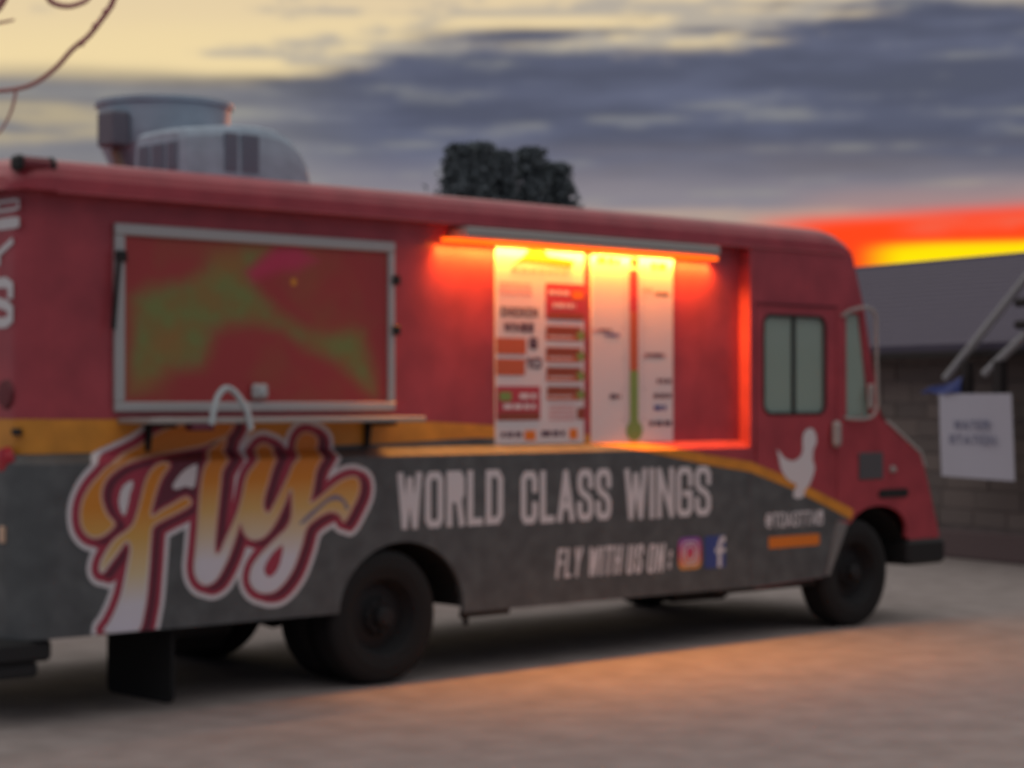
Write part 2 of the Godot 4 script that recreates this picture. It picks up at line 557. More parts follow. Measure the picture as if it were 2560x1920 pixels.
func materials() -> void:
	var wear := noise_tex(512, 0.012, Color(0.84, 0.84, 0.85), Color(1, 1, 1), 3)
	var dust := noise_tex(512, 0.02, Color(0.76, 0.76, 0.77), Color(1, 1, 1), 8, 5)
	mat("red", lin(0.51, 0.076, 0.098), 0.34, 0.0, wear, 0.45)
	mat("red_dark", lin(0.16, 0.02, 0.03), 0.5)
	mat("grey", lin(0.130, 0.141, 0.146), 0.45, 0.0, dust, 0.5)
	mat("orange", lin(0.86, 0.35, 0.04), 0.45, 0.0, wear, 0.6)
	mat("white", lin(0.74, 0.71, 0.74), 0.5)
	mat("silver", lin(0.50, 0.50, 0.50), 0.42, 0.35)
	mat("aluminium", lin(0.42, 0.40, 0.38), 0.5, 0.2)
	mat("chrome", lin(0.62, 0.58, 0.54), 0.3, 0.7)
	mat("black", lin(0.013, 0.013, 0.014), 0.65)
	mat("rubber", lin(0.011, 0.011, 0.012), 0.85, 0.0, dust, 3.0)
	mat("steel_dark", lin(0.010, 0.010, 0.012), 0.7)
	mat("shell", lin(0.48, 0.59, 0.70), 0.55, 0.0, wear, 0.8)
	mat("fan_metal", lin(0.44, 0.56, 0.68), 0.55, 0.0, wear, 0.7)
	mat("louver", lin(0.22, 0.26, 0.33), 0.6)
	mat("tan", lin(0.30, 0.24, 0.18), 0.7)
	mat("maroon", lin(0.14, 0.022, 0.045), 0.5)
	mat("logo_red", lin(0.42, 0.045, 0.085), 0.5)
	mat("cream", lin(0.72, 0.48, 0.34), 0.5)
	mat("lilac_grey", lin(0.26, 0.22, 0.30), 0.5)
	mat("lens_red", lin(0.45, 0.015, 0.03), 0.25)
	mat("lens_smoke", lin(0.20, 0.03, 0.04), 0.25)
	mat("print_orange", lin(0.80, 0.22, 0.02), 0.5)
	mat("print_brick", lin(0.52, 0.13, 0.06), 0.5)
	mat("print_brown", lin(0.28, 0.07, 0.04), 0.5)
	mat("print_red", lin(0.48, 0.06, 0.09), 0.5)
	mat("print_dark", lin(0.10, 0.06, 0.10), 0.5)
	mat("print_pink", lin(0.66, 0.40, 0.42), 0.5)
	mat("print_green", lin(0.22, 0.36, 0.10), 0.5)
	mat("print_blue", lin(0.05, 0.08, 0.30), 0.5)
	mat("print_mist", lin(0.50, 0.56, 0.58), 0.5)
	mat("seat", lin(0.05, 0.05, 0.055), 0.8)
	var g := mat("glass", Color(0.66, 0.74, 0.70, 0.76), 0.05)  # pale grey-green, half opaque: stands in for reflected sky and trees
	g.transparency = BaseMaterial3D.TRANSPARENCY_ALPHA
	var v := StandardMaterial3D.new()
	v.vertex_color_use_as_albedo = true
	v.roughness = 0.5
	v.cull_mode = BaseMaterial3D.CULL_DISABLED
	M["vertex"] = v
	# the place
	var soil := noise_tex(1024, 0.011, lin(0.275, 0.234, 0.220), lin(0.385, 0.332, 0.318), 21, 6)
	var gm := mat("ground", Color.WHITE, 0.95, 0.0, soil, 0.22)
	var grit := FastNoiseLite.new()
	grit.seed = 5
	grit.frequency = 0.05
	grit.fractal_octaves = 4
	var gt := NoiseTexture2D.new()
	gt.width = 512
	gt.height = 512
	gt.seamless = true
	gt.noise = grit
	gm.heightmap_enabled = true
	gm.heightmap_texture = gt
	gm.heightmap_scale = 0.6
	var wt := noise_tex(512, 0.02, lin(0.14, 0.115, 0.11), lin(0.23, 0.19, 0.18), 31, 5)
	mat("wall", Color.WHITE, 0.9, 0.0, wt, 0.5)
	var rt := noise_tex(512, 0.015, lin(0.078, 0.067, 0.102), lin(0.095, 0.078, 0.118), 37, 4)
	mat("slate", Color.WHITE, 0.85, 0.0, rt, 0.5)
	mat("eave", lin(0.028, 0.022, 0.022), 0.85)
	mat("plinth", lin(0.15, 0.105, 0.105), 0.9)
	mat("pole", lin(0.36, 0.36, 0.38), 0.6)
	mat("tarp", lin(0.03, 0.05, 0.22), 0.6)
	mat("bark", lin(0.10, 0.07, 0.05), 0.9)
	mat("twig", lin(0.58, 0.26, 0.24), 0.8)
	var lf := mat("leaf", lin(0.12, 0.145, 0.165), 0.8)  # distance haze is mixed into this blue-grey leaf colour
	lf.backlight_enabled = true
	lf.backlight = lin(0.02, 0.03, 0.02)

func ground() -> void:
	var st := begin()
	quad(st, Vector3(-300, 0, -400), Vector3(400, 0, -400), Vector3(400, 0, 200), Vector3(-300, 0, 200), Vector3.UP)
	var o := obj("ground", st, M.ground)
	tag(o, "pale dusty gravel yard under and before the food truck", "", "", "structure")

# ------------------------------------------------------------------ the low building at the right
func building() -> void:
	var b := thing("long_shed", "long low brown building with a dark slate roof behind the truck's nose", "building", Vector3(10.63, 0, -3.58))
	b.rotation.y = deg_to_rad(-13.18)
	var z0 := -26.0
	var z1 := 9.0
	var st := begin()
	box(st, Vector3(0, 0, z0), Vector3(0.25, 2.3, z1))
	box(st, Vector3(8.0, 0, z0), Vector3(8.25, 2.3, z1))
	for z in [z0, z1 - 0.25]:
		box(st, Vector3(0.25, 0, z + 0.002), Vector3(8.0, 2.3, z + 0.248))
		plate_x(st, [[0.0, 2.3], [8.25, 2.3], [4.1, 3.52]], z + 0.01, z + 0.24)
	obj("wall", st, M.wall, b)
	# stone courses standing a little proud of the wall, as far as they show
	var rng := RandomNumberGenerator.new()
	rng.seed = 77
	var shades := []
	for k in 4:
		shades.append(mat("stone%d" % k, lin(0.165 + 0.016 * k, 0.136 + 0.012 * k, 0.126 + 0.010 * k), 0.9))
	var y := 0.34
	while y < 1.95:
		var h := rng.randf_range(0.17, 0.24)
		var z := -2.6
		while z < 2.0:
			var l := rng.randf_range(0.35, 0.7)
			var q := begin()
			box(q, Vector3(-rng.randf_range(0.008, 0.024), y + 0.005, z + 0.005), Vector3(0.02, y + h - 0.005, z + l - 0.005), 0.006)
			obj("stone", q, shades[rng.randi() % 4], b)
			z += l
		y += h
	st = begin()
	box(st, Vector3(-0.10, 0, z0 + 0.05), Vector3(-0.002, 0.30, z1 - 0.05), 0.02)
	obj("plinth", st, M.plinth, b)
	st = begin()
	for s in [[-0.42, 4.15, 2.20, 3.535], [8.67, 4.15, 2.20, 3.535]]:
		var a := Vector3(s[0], s[2], 0)
		var c := Vector3(s[1], s[3], 0)
		var n := Vector3(-(c.y - a.y), c.x - a.x, 0).normalized()
		if n.y < 0:
			n = -n
		var d := n * 0.07
		for t in [0.0, 1.0]:
			quad(st, a + d * t + Vector3(0, 0, z0 - 0.3), c + d * t + Vector3(0, 0, z0 - 0.3), c + d * t + Vector3(0, 0, z1 + 0.3), a + d * t + Vector3(0, 0, z1 + 0.3), n if t > 0 else -n)
		for z in [z0 - 0.3, z1 + 0.3]:
			quad(st, a + Vector3(0, 0, z), c + Vector3(0, 0, z), c + d + Vector3(0, 0, z), a + d + Vector3(0, 0, z), Vector3(0, 0, signf(z)))
		quad(st, a + Vector3(0, 0, z0 - 0.3), a + Vector3(0, 0, z1 + 0.3), a + d + Vector3(0, 0, z1 + 0.3), a + d + Vector3(0, 0, z0 - 0.3), Vector3(signf(a.x - c.x), 0, 0))
	var roof := obj("roof", st, M.slate, b)
	st = begin()
	tube(st, PackedVector3Array([Vector3(4.15, 3.59, z0 - 0.3), Vector3(4.15, 3.59, z1 + 0.3)]), 0.05, 0.05)
	obj("ridge_cap", st, M.slate, roof)
	# rows of slates: each course a slightly thicker strip lying on the slope
	st = begin()
	for k in 18:
		var u0 := k / 18.0
		var p0 := Vector3(-0.42, 2.20, 0).lerp(Vector3(4.15, 3.535, 0), u0) + Vector3(-0.28, 0.960, 0) * 0.072
		var p1 := Vector3(-0.42, 2.20, 0).lerp(Vector3(4.15, 3.535, 0), u0 + 1.0 / 18.0) + Vector3(-0.28, 0.960, 0) * 0.072
		p0 += Vector3(-0.28, 0.960, 0) * 0.004
		var zz := Vector3(0, 0, 1)
		quad(st, p0 - zz * 14.0, p1 - zz * 14.0, p1 + zz * 9.2, p0 + zz * 9.2, Vector3(-0.28, 0.960, 0))
		quad(st, p0 - zz * 14.0, p0 + zz * 9.2, p0 + zz * 9.2 - Vector3(-0.28, 0.960, 0) * 0.008, p0 - zz * 14.0 - Vector3(-0.28, 0.960, 0) * 0.008, Vector3(-0.960, -0.28, 0))
	obj("slate_courses", st, M.slate, roof)
	st = begin()
	box(st, Vector3(-0.46, 2.125, z0 - 0.3), Vector3(-0.423, 2.20, z1 + 0.3), 0.008)
	box(st, Vector3(-0.40, 2.14, z0 - 0.2), Vector3(-0.01, 2.17, z1 + 0.2))
	obj("eave_board", st, M.eave, b)
	# paper notice hung on the wall
	var sg := thing("wall_notice", "white paper notice lettered WATER STATION hung before the brown wall", "sign", b.transform * Vector3(-0.64, 0.88, 0.71))
	sg.rotation.y = b.rotation.y
	st = begin()
	var p := [Vector3(0, 0.02, 0.02), Vector3(0.005, 0.0, 1.07), Vector3(0, 0.87, 1.05), Vector3(0, 0.87, 0.0)]
	for i in 8:
		for j in 8:
			var c := []
			for t in [[0, 0], [1, 0], [1, 1], [0, 1]]:
				var u: float = (i + t[0]) / 8.0
				var v: float = (j + t[1]) / 8.0
				var q: Vector3 = (p[0] as Vector3).lerp(p[1], u).lerp((p[3] as Vector3).lerp(p[2], u), v)
				c.append(q + Vector3(-0.012 * sin(u * 5.0 + v * 2.0), 0, 0))
			quad(st, c[0], c[1], c[2], c[3], facing(c[0], c[1], c[2], Vector3(5, 0.4, 0.5)))
	obj("paper", st, mat("paper", lin(0.54, 0.52, 0.60), 0.8), sg)
	var ink := mat("notice_ink", lin(0.24, 0.24, 0.34), 0.7)
	for row in [["WATER", 0.22, 0.74, 0.505, 0.60], ["STATION", 0.155, 0.83, 0.355, 0.45]]:
		st = begin()
		flat_text(st, row[0], row[1], row[2], row[3], row[4], 0.02)
		var letters := obj("notice_word", st, ink, sg)
		letters.rotation.y = -PI / 2
		letters.position = Vector3(-0.016, 0, 0)

func plate_x(st: SurfaceTool, pts: Array, z0: float, z1: float) -> void:
	var p := PackedVector2Array()
	for q in pts:
		p.append(Vector2(q[0], q[1]))
	plate(st, p, z0, z1)

# lettering in a flat x, y plane facing +z
func flat_text(st: SurfaceTool, text: String, x0: float, x1: float, y0: float, y1: float, stroke: float) -> void:
	var units := 0.0
	for i in text.length():
		units += glyph(text[i])[0]
	var gap := stroke * 1.8
	var w := (x1 - x0 - stroke - gap * (text.length() - 1)) / units
	var x := x0 + stroke * 0.5
	var k := 0
	for i in text.length():
		var g := glyph(text[i])
		for s in g[1]:
			var line := PackedVector2Array()
			for t in s.size() / 2:
				line.append(Vector2(x + s[t * 2] * w * g[0], y0 + stroke * 0.5 + s[t * 2 + 1] * (y1 - y0 - stroke)) * 1000.0)
			k += 1
			for q in Geometry2D.offset_polyline(line, stroke * 500.0, Geometry2D.JOIN_MITER, Geometry2D.END_SQUARE):
				if Geometry2D.is_polygon_clockwise(q):
					continue
				var idx := Geometry2D.triangulate_polygon(q)
				for t in idx.size() / 3:
					var v := []
					for m in 3:
						var c: Vector2 = q[idx[t * 3 + m]] * 0.001
						v.append(Vector3(c.x, c.y, 0.0004 * (k % 3)))
					tri(st, v[0], v[1], v[2], Vector3.BACK)
		x += w * g[0] + gap

# ------------------------------------------------------------------ truck body
func arch(cx: float, cy: float, rx: float, ry: float, a0: float, a1: float, n := 20) -> PackedVector2Array:
	var p := PackedVector2Array()
	for i in n + 1:
		var a := deg_to_rad(lerpf(a0, a1, float(i) / n))
		p.append(Vector2(cx + rx * cos(a), cy + ry * sin(a)))
	return p

func lower_outline() -> PackedVector2Array:
	var p := PackedVector2Array([Vector2(-2.2, LEDGE_LOW), Vector2(-2.2, 0.45), Vector2(-0.36, 0.448)])
	p.append_array(arch(0.12, 0.42, 0.48, 0.42, 176.0, 6.0))
	p.append_array(PackedVector2Array([Vector2(0.60, 0.385), Vector2(CAB_S, 0.37), Vector2(CAB_S, LEDGE_LOW)]))
	return p

func wall_sheet(st: SurfaceTool, path: PackedVector2Array, y0: float, y1: float, inside: Vector3) -> void:
	var a := PackedVector3Array()
	var b := PackedVector3Array()
	for q in path:
		a.append(Vector3(q.x, y0, q.y))
		b.append(Vector3(q.x, y1, q.y))
	loft(st, [a, b], false, inside)

func corner(cx: float, cz: float, r: float) -> PackedVector2Array:
	var p := PackedVector2Array()
	for i in 9:
		var a := PI / 2 + PI / 2 * i / 8.0
		p.append(Vector2(cx + r * cos(a), cz + r * sin(a)))
	return p

func build_truck() -> void:
	truck = thing("food_truck", "red and grey step van food truck with a large Fly logo", "food truck", Vector3.ZERO)
	var mid := Vector3(1.0, 1.5, -1.15)
	# upper wall with the rounded rear corner
	var st := begin()
	var path := PackedVector2Array([Vector2(CAB_S, UPPER_Z)])
	path.append_array(corner(-2.2, UPPER_Z - 0.13, 0.13))
	path.append(Vector2(-2.33, -1.15))
	wall_sheet(st, path, LEDGE_TOP, 2.78, mid)
	obj("upper_wall", st, M.red, truck)
	# sloped ledge between the upper wall and the wider lower body
	st = begin()
	quad(st, Vector3(-2.2, LEDGE_TOP, UPPER_Z), Vector3(CAB_S, LEDGE_TOP, UPPER_Z), Vector3(CAB_S, LEDGE_LOW, 0), Vector3(-2.2, LEDGE_LOW, 0), Vector3(0, 2, 1).normalized())
	var rows := [PackedVector3Array(), PackedVector3Array()]
	for i in 9:
		var a := PI / 2 + PI / 2 * i / 8.0
		rows[0].append(Vector3(-2.2 + 0.13 * cos(a), LEDGE_TOP, UPPER_Z - 0.13 + 0.13 * sin(a)))
		rows[1].append(Vector3(-2.2 + 0.20 * cos(a), LEDGE_LOW, -0.20 + 0.20 * sin(a)))
	loft(st, rows, false, mid)
	quad(st, Vector3(-2.33, LEDGE_TOP, -0.23), Vector3(-2.33, LEDGE_TOP, -2.2), Vector3(-2.40, LEDGE_LOW, -2.2), Vector3(-2.40, LEDGE_LOW, -0.20), Vector3(-1, 1, 0).normalized())
	obj("ledge", st, M.grey, truck)
	# lower body panels
	st = begin()
	plate(st, lower_outline(), -0.03, 0.0)
	path = corner(-2.2, -0.20, 0.20)
	path.append(Vector2(-2.40, -2.2))
	wall_sheet(st, path, 0.45, LEDGE_LOW, mid)
	obj("lower_body", st, M.grey, truck)
	# rear wall, far side, floor
	st = begin()
	box(st, Vector3(-2.33, LEDGE_TOP, -2.3), Vector3(-2.30, 2.78, -1.15))
	obj("rear_wall", st, M.red, truck)
	st = begin()
	box(st, Vector3(-2.3, LEDGE_LOW, -2.30), Vector3(4.2, 2.78, -2.27))
	obj("far_upper_wall", st, M.red, truck)
	st = begin()
	plate(st, lower_outline(), -2.33, -2.30)
	obj("far_lower_body", st, M.grey, truck)
	st = begin()
	for f in [[-2.3, -0.5, -2.25, -0.04], [-0.5, 0.66, -1.55, -0.75], [0.66, 3.7, -2.25, -0.04], [3.7, 5.2, -1.75, -0.55]]:
		box(st, Vector3(f[0] + 0.002, 0.60, f[2]), Vector3(f[1], 0.64, f[3]))
	for z in [-0.85, -1.45]:
		box(st, Vector3(-2.2, 0.47, z - 0.04), Vector3(5.2, 0.598, z + 0.04))
	obj("floor", st, M.black, truck)
	# roof
	var prof := [[0.0, 0.0], [0.0, 0.07], [-0.02, 0.12], [-0.06, 0.155], [-0.12, 0.175], [-0.30, 0.19], [-0.70, 0.215], [-1.15, 0.225]]
	var full := []
	for q in prof:
		full.append(q)
	for i in range(prof.size() - 2, -1, -1):
		full.append([-2.3 - prof[i][0], prof[i][1]])
	rows = []
	for s in [[-2.42, 0.02, 0.16], [-2.41, 0.45, 0.10], [-2.37, 0.78, 0.05], [-2.31, 0.95, 0.015], [-2.22, 1.0, 0.0], [4.10, 1.0, 0.0], [4.20, 0.97, 0.0], [4.29, 0.86, 0.0], [4.37, 0.62, 0.0], [4.42, 0.3, 0.0], [4.44, 0.02, 0.0]]:
		var row := PackedVector3Array()
		for q in full:
			row.append(Vector3(s[0], 2.765 + q[1] * s[1], lerpf(q[0], -1.15, s[2] / 1.15)))
		rows.append(row)
	st = begin()
	for q in rows:
		pass
	loft(st, rows, false, Vector3(1, 2.0, -1.15))
	quad(st, Vector3(-2.4, 2.766, 0), Vector3(3.28, 2.766, 0), Vector3(3.28, 2.766, -0.12), Vector3(-2.4, 2.766, -0.12), Vector3.DOWN)
	var roof := obj("roof", st, M.red, truck)
	st = begin()
	box(st, Vector3(-2.2, 2.752, -0.01), Vector3(4.36, 2.764, 0.012), 0.004)
	obj("drip_rail", st, M.red, roof)
	cab()
	wheels()
	undercarriage()
	rear_fittings()
	hatch()

func ring_panel(st: SurfaceTool, ox0: float, oy0: float, ox1: float, oy1: float, inner: PackedVector2Array, z0: float, z1: float) -> void:
	# a rectangle with a hole: strips from the hole's outline to the rectangle
	var c := Vector2.ZERO
	for q in inner:
		c += q
	c /= inner.size()
	var angles := []
	for q in inner:
		angles.append((q - c).angle())
	for q in [Vector2(ox0, oy0), Vector2(ox1, oy0), Vector2(ox1, oy1), Vector2(ox0, oy1)]:
		angles.append((q - c).angle())
	angles.sort()
	var outs := []
	var ins := []
	for a in angles:
		var d := Vector2.from_angle(a)
		var t := 1e9
		if d.x > 1e-6:
			t = minf(t, (ox1 - c.x) / d.x)
		if d.x < -1e-6:
			t = minf(t, (ox0 - c.x) / d.x)
		if d.y > 1e-6:
			t = minf(t, (oy1 - c.y) / d.y)
		if d.y < -1e-6:
			t = minf(t, (oy0 - c.y) / d.y)
		outs.append(c + d * t)
		var best := c + d * 0.01
		for i in inner.size():
			var hit = Geometry2D.segment_intersects_segment(c, c + d * 5.0, inner[i], inner[(i + 1) % inner.size()])
			if hit != null:
				best = hit
		ins.append(best)
	for i in angles.size():
		var j := (i + 1) % angles.size()
		var a: Vector2 = outs[i]
		var b: Vector2 = outs[j]
		var e: Vector2 = ins[j]
		var f: Vector2 = ins[i]
		quad(st, Vector3(a.x, a.y, z1), Vector3(b.x, b.y, z1), Vector3(e.x, e.y, z1), Vector3(f.x, f.y, z1), Vector3.BACK)
		quad(st, Vector3(a.x, a.y, z0), Vector3(b.x, b.y, z0), Vector3(e.x, e.y, z0), Vector3(f.x, f.y, z0), Vector3.FORWARD)
		var m := (c - (e + f) * 0.5).normalized()
		quad(st, Vector3(e.x, e.y, z0), Vector3(f.x, f.y, z0), Vector3(f.x, f.y, z1), Vector3(e.x, e.y, z1), Vector3(m.x, m.y, 0))
		var o := ((a + b) * 0.5 - c).normalized()
		quad(st, Vector3(a.x, a.y, z0), Vector3(b.x, b.y, z0), Vector3(b.x, b.y, z1), Vector3(a.x, a.y, z1), Vector3(o.x, o.y, 0))

func cab() -> void:
	var st := begin()
	# return of the recess, header over the door, post behind the door
	box(st, Vector3(CAB_S, 1.352, -0.13), Vector3(3.34, 2.762, 0.0), 0.004)
	plate(st, poly_of([3.34, 2.372, 4.58, 2.372, 4.44, 2.762, 3.34, 2.762]), -0.03, -0.001)
	plate(st, poly_of([CAB_S, 0.37, 3.335, 0.37, 3.335, 1.351, CAB_S, 1.351]), -0.03, -0.0005)
	obj("cab_shell", st, M.red, truck)
	# side of the nose with the wheel arch
	st = begin()
	var p := PackedVector2Array([Vector2(4.255, 1.555), Vector2(4.255, 0.80), Vector2(4.395, 0.765)])
	p.append_array(arch(4.75, 0.70, 0.36, 0.19, 158.0, 4.0, 18))
	p.append_array(poly_of([5.10, 0.64, 5.17, 0.60, 5.535, 0.60, 5.517, 0.672, 5.40, 1.00, 5.334, 1.174, 5.282, 1.268, 4.851, 1.518, 4.78, 1.555]))
	plate(st, p, -0.03, 0.0)
	plate(st, poly_of([4.255, 1.5553, 4.37, 1.5553, 4.365, 2.37, 4.255, 2.37]), -0.03, 0.0)
	plate(st, poly_of([4.662, 1.5553, 4.78, 1.5553, 4.582, 2.37, 4.52, 2.37]), -0.03, 0.0)
	plate(st, poly_of([4.3653, 2.325, 4.5243, 2.325, 4.5197, 2.37, 4.3653, 2.37]), -0.03, 0.0)
	obj("nose_side", st, M.red, truck)
	st = begin()
	plate(st, poly_of([4.255, 0.797, 4.39, 0.770, 4.17, 0.40, 4.125, 0.40]), -0.03, 0.0)
	obj("arch_trim", st, mat("trim_grey", lin(0.20, 0.20, 0.20), 0.5), truck)
	# far side of the cab
	st = begin()
	plate(st, p, -2.30, -2.27)
	plate(st, poly_of([3.2, 0.37, 4.1, 0.39, 4.25, 0.79, 4.25, 1.56, 3.2, 1.56]), -2.30, -2.27)
	plate(st, poly_of([4.2, 1.56, 4.37, 1.56, 4.37, 2.76, 4.2, 2.76]), -2.299, -2.271)
	obj("far_cab_side", st, M.red, truck)
	# windscreen surround, hood and grille
	st = begin()
	for s in [[4.44, 2.762, 4.56, 2.43], [4.78, 1.60, 4.851, 1.518], [4.851, 1.518, 5.282, 1.268], [5.282, 1.268, 5.334, 1.174], [5.334, 1.174, 5.40, 1.00], [5.40, 1.00, 5.535, 0.60]]:
		var n := Vector3(-(s[3] - s[1]), s[2] - s[0], 0).normalized()
		quad(st, Vector3(s[0], s[1], -0.0005), Vector3(s[2], s[3], -0.0005), Vector3(s[2], s[3], -2.2995), Vector3(s[0], s[1], -2.2995), n)
	for z in [-0.06, -1.12, -2.24]:
		quad(st, Vector3(4.56, 2.43, z + 0.06), Vector3(4.78, 1.60, z + 0.06), Vector3(4.78, 1.60, z - 0.06), Vector3(4.56, 2.43, z - 0.06), Vector3(0.83, 0.22, 0).normalized())
	var hood := obj("hood", st, M.red, truck)
	st = begin()
	for e in [[4.865, 1.523, 5.285, 1.280], [5.285, 1.280, 5.335, 1.18]]:
		tube(st, PackedVector3Array([Vector3(e[0], e[1], 0.004), Vector3(e[2], e[3], 0.004)]), 0.012, 0.012, 6)
	obj("hood_edge_trim", st, M.silver, hood)
	st = begin()
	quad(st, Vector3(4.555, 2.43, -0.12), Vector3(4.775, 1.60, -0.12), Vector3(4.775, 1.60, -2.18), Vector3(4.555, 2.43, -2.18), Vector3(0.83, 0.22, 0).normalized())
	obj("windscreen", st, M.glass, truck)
	st = begin()
	for i in 5:
		box(st, Vector3(5.37 - 0.0 + i * 0.0, 0.70 + i * 0.07, -1.75), Vector3(5.52 - i * 0.022, 0.735 + i * 0.07, -0.55), 0.005)
	obj("grille", st, M.steel_dark, truck)
	for z in [-0.28, -2.02]:
		st = begin()
		lathe(st, [Vector2(0.0, 0.07), Vector2(0.07, 0.055), Vector2(0.10, 0.0), Vector2(0.10, -0.10)], Vector3(5.44, 0.92, z), Vector3.RIGHT, 24)
		obj("headlight", st, M.chrome, truck)
	# quarter window and its bracket
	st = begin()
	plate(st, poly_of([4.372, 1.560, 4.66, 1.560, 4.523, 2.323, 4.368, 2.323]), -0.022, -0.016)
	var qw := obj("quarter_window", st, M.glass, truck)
	qw.set_meta("label", "narrow glass pane between the door and the windscreen")
	st = begin()
	var hoop := [4.30, 2.30, 0.01, 4.37, 2.345, 0.04, 4.54, 2.372, 0.06, 4.625, 2.33, 0.065, 4.645, 2.24, 0.065, 4.648, 2.00, 0.065, 4.655, 1.75, 0.065, 4.66, 1.65, 0.065, 4.61, 1.565, 0.055, 4.47, 1.542, 0.05, 4.33, 1.552, 0.01]
	tube(st, curve(hoop, 4), 0.012, 0.012, 8)
	var mirror := obj("mirror_bracket", st, M.aluminium, truck)
	st = begin()
	box(st, Vector3(4.58, 1.62, 0.03), Vector3(4.64, 1.80, 0.055), 0.008)
	obj("mirror", st, M.chrome, mirror)
	# sliding door with window
	var win := round_rect(3.425, 1.585, 4.118, 2.288, 0.075)
	st = begin()
	ring_panel(st, 3.348, 1.30, 4.246, 2.362, win, -0.035, 0.0)
	plate(st, poly_of([3.348, 1.2995, 3.348, 0.36, 4.10, 0.39, 4.245, 0.77, 4.246, 1.2995]), -0.035, 0.0)
	var door := obj("sliding_door", st, M.red, truck)
	st = begin()
	var edge := PackedVector3Array()
	for q in win:
		edge.append(Vector3(q.x, q.y, 0.0))
	edge.append(edge[0])
	tube(st, edge, 0.011, 0.011, 6)
	obj("window_seal", st, M.black, door)
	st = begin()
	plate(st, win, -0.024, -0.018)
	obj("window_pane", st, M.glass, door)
	st = begin()
	box(st, Vector3(3.752, 1.59, -0.016), Vector3(3.79, 2.285, -0.004), 0.003)
	obj("window_divider", st, M.black, door)
	st = begin()
	box(st, Vector3(4.175, 1.34, 0.002), Vector3(4.265, 1.53, 0.05), 0.03)
	obj("door_handle", st, M.aluminium, door)
	st = begin()
	box(st, Vector3(3.345, 2.364, -0.02), Vector3(4.25, 2.371, 0.015))
	obj("door_track", st, M.red_dark, truck)
	# small fittings on the nose
	st = begin()
	box(st, Vector3(4.51, 1.09, 0.001), Vector3(4.80, 1.29, 0.012), 0.004)
	obj("vent_cover", st, mat("vent_grey", lin(0.09, 0.09, 0.10), 0.6), truck)
	st = begin()
	plate(st, round_rect(4.755, 0.945, 5.12, 1.01, 0.03), 0.001, 0.008)
	obj("side_slot", st, M.black, truck)
	st = begin()
	lathe(st, [Vector2(0.0, 0.03), Vector2(0.022, 0.024), Vector2(0.03, 0.0)], Vector3(4.926, 1.159, 0.0), Vector3.BACK, 16)
	obj("marker_lamp", st, M.aluminium, truck)
	# front bumper
	st = begin()
	box(st, Vector3(5.10, 0.42, -2.3), Vector3(5.58, 0.615, 0.03), 0.03)
	obj("front_bumper", st, M.black, truck)
	# inside: bulkhead behind the seats, seat, steering wheel, dash
	st = begin()
	box(st, Vector3(3.36, 0.66, -2.2), Vector3(3.39, 2.74, -1.3))
	obj("bulkhead", st, M.seat, truck)
	st = begin()
	box(st, Vector3(3.55, 0.9, -0.85), Vector3(3.98, 1.35, -0.4), 0.05)
	box(st, Vector3(3.50, 1.35, -0.85), Vector3(3.64, 1.95, -0.4), 0.05)
	obj("driver_seat", st, M.seat, truck)
	st = begin()
	box(st, Vector3(4.45, 1.30, -2.2), Vector3(4.78, 1.52, -0.05), 0.04)
	obj("dashboard", st, M.seat, truck)

# ------------------------------------------------------------------ wheels and what hangs below
func wheel(at: Vector3, dir: float, label: String) -> void:
	var w := Node3D.new()
	w.name = "wheel"
	truck.add_child(w, true)
	w.position = at
	w.set_meta("label", label)
	var ax := Vector3(0, 0, dir)
	var st := begin()
	lathe(st, [Vector2(0.235, -0.02), Vector2(0.25, 0.0), Vector2(0.30, 0.012), Vector2(0.355, 0.004), Vector2(0.385, -0.012), Vector2(0.40, -0.04), Vector2(0.402, -0.12), Vector2(0.40, -0.19), Vector2(0.385, -0.222), Vector2(0.30, -0.24), Vector2(0.235, -0.21), Vector2(0.235, -0.02)], Vector3.ZERO, ax, 48)
	var tyre := obj("tyre", st, M.rubber, w)
	st = begin()
	for i in 36:
		var a := TAU * i / 36.0
		var e := Vector3(cos(a), sin(a), 0)
		var f := Vector3(-sin(a), cos(a), 0)
		var o := e * 0.4025 + ax * -0.05
		for q in [[-0.0, 0.05], [-0.09, 0.04]]:
			var b0: Vector3 = o + ax * q[0]
			quad(st, b0 - f * 0.022, b0 + f * 0.022, b0 + f * 0.016 - ax * q[1], b0 - f * 0.028 - ax * q[1], e)
	obj("tread", st, M.rubber, tyre).set_meta("kind", "stuff")
	st = begin()
	lathe(st, [Vector2(0.0, -0.05), Vector2(0.10, -0.05), Vector2(0.12, -0.085), Vector2(0.19, -0.10), Vector2(0.215, -0.05), Vector2(0.235, -0.005), Vector2(0.245, -0.004), Vector2(0.245, -0.10)], Vector3.ZERO, ax, 40)
	var rim := obj("rim", st, M.steel_dark, w)
	st = begin()
	lathe(st, [Vector2(0.0, 0.015), Vector2(0.045, 0.012), Vector2(0.06, -0.01), Vector2(0.062, -0.06)], Vector3.ZERO, ax, 24)
	obj("hub_cap", st, M.steel_dark, rim)
	st = begin()
	for i in 8:
		var a := TAU * i / 8.0
		lathe(st, [Vector2(0.0, -0.03), Vector2(0.012, -0.03), Vector2(0.013, -0.06)], Vector3(cos(a) * 0.088, sin(a) * 0.088, 0), ax, 6)
	obj("wheel_nuts", st, M.steel_dark, rim).set_meta("kind", "stuff")

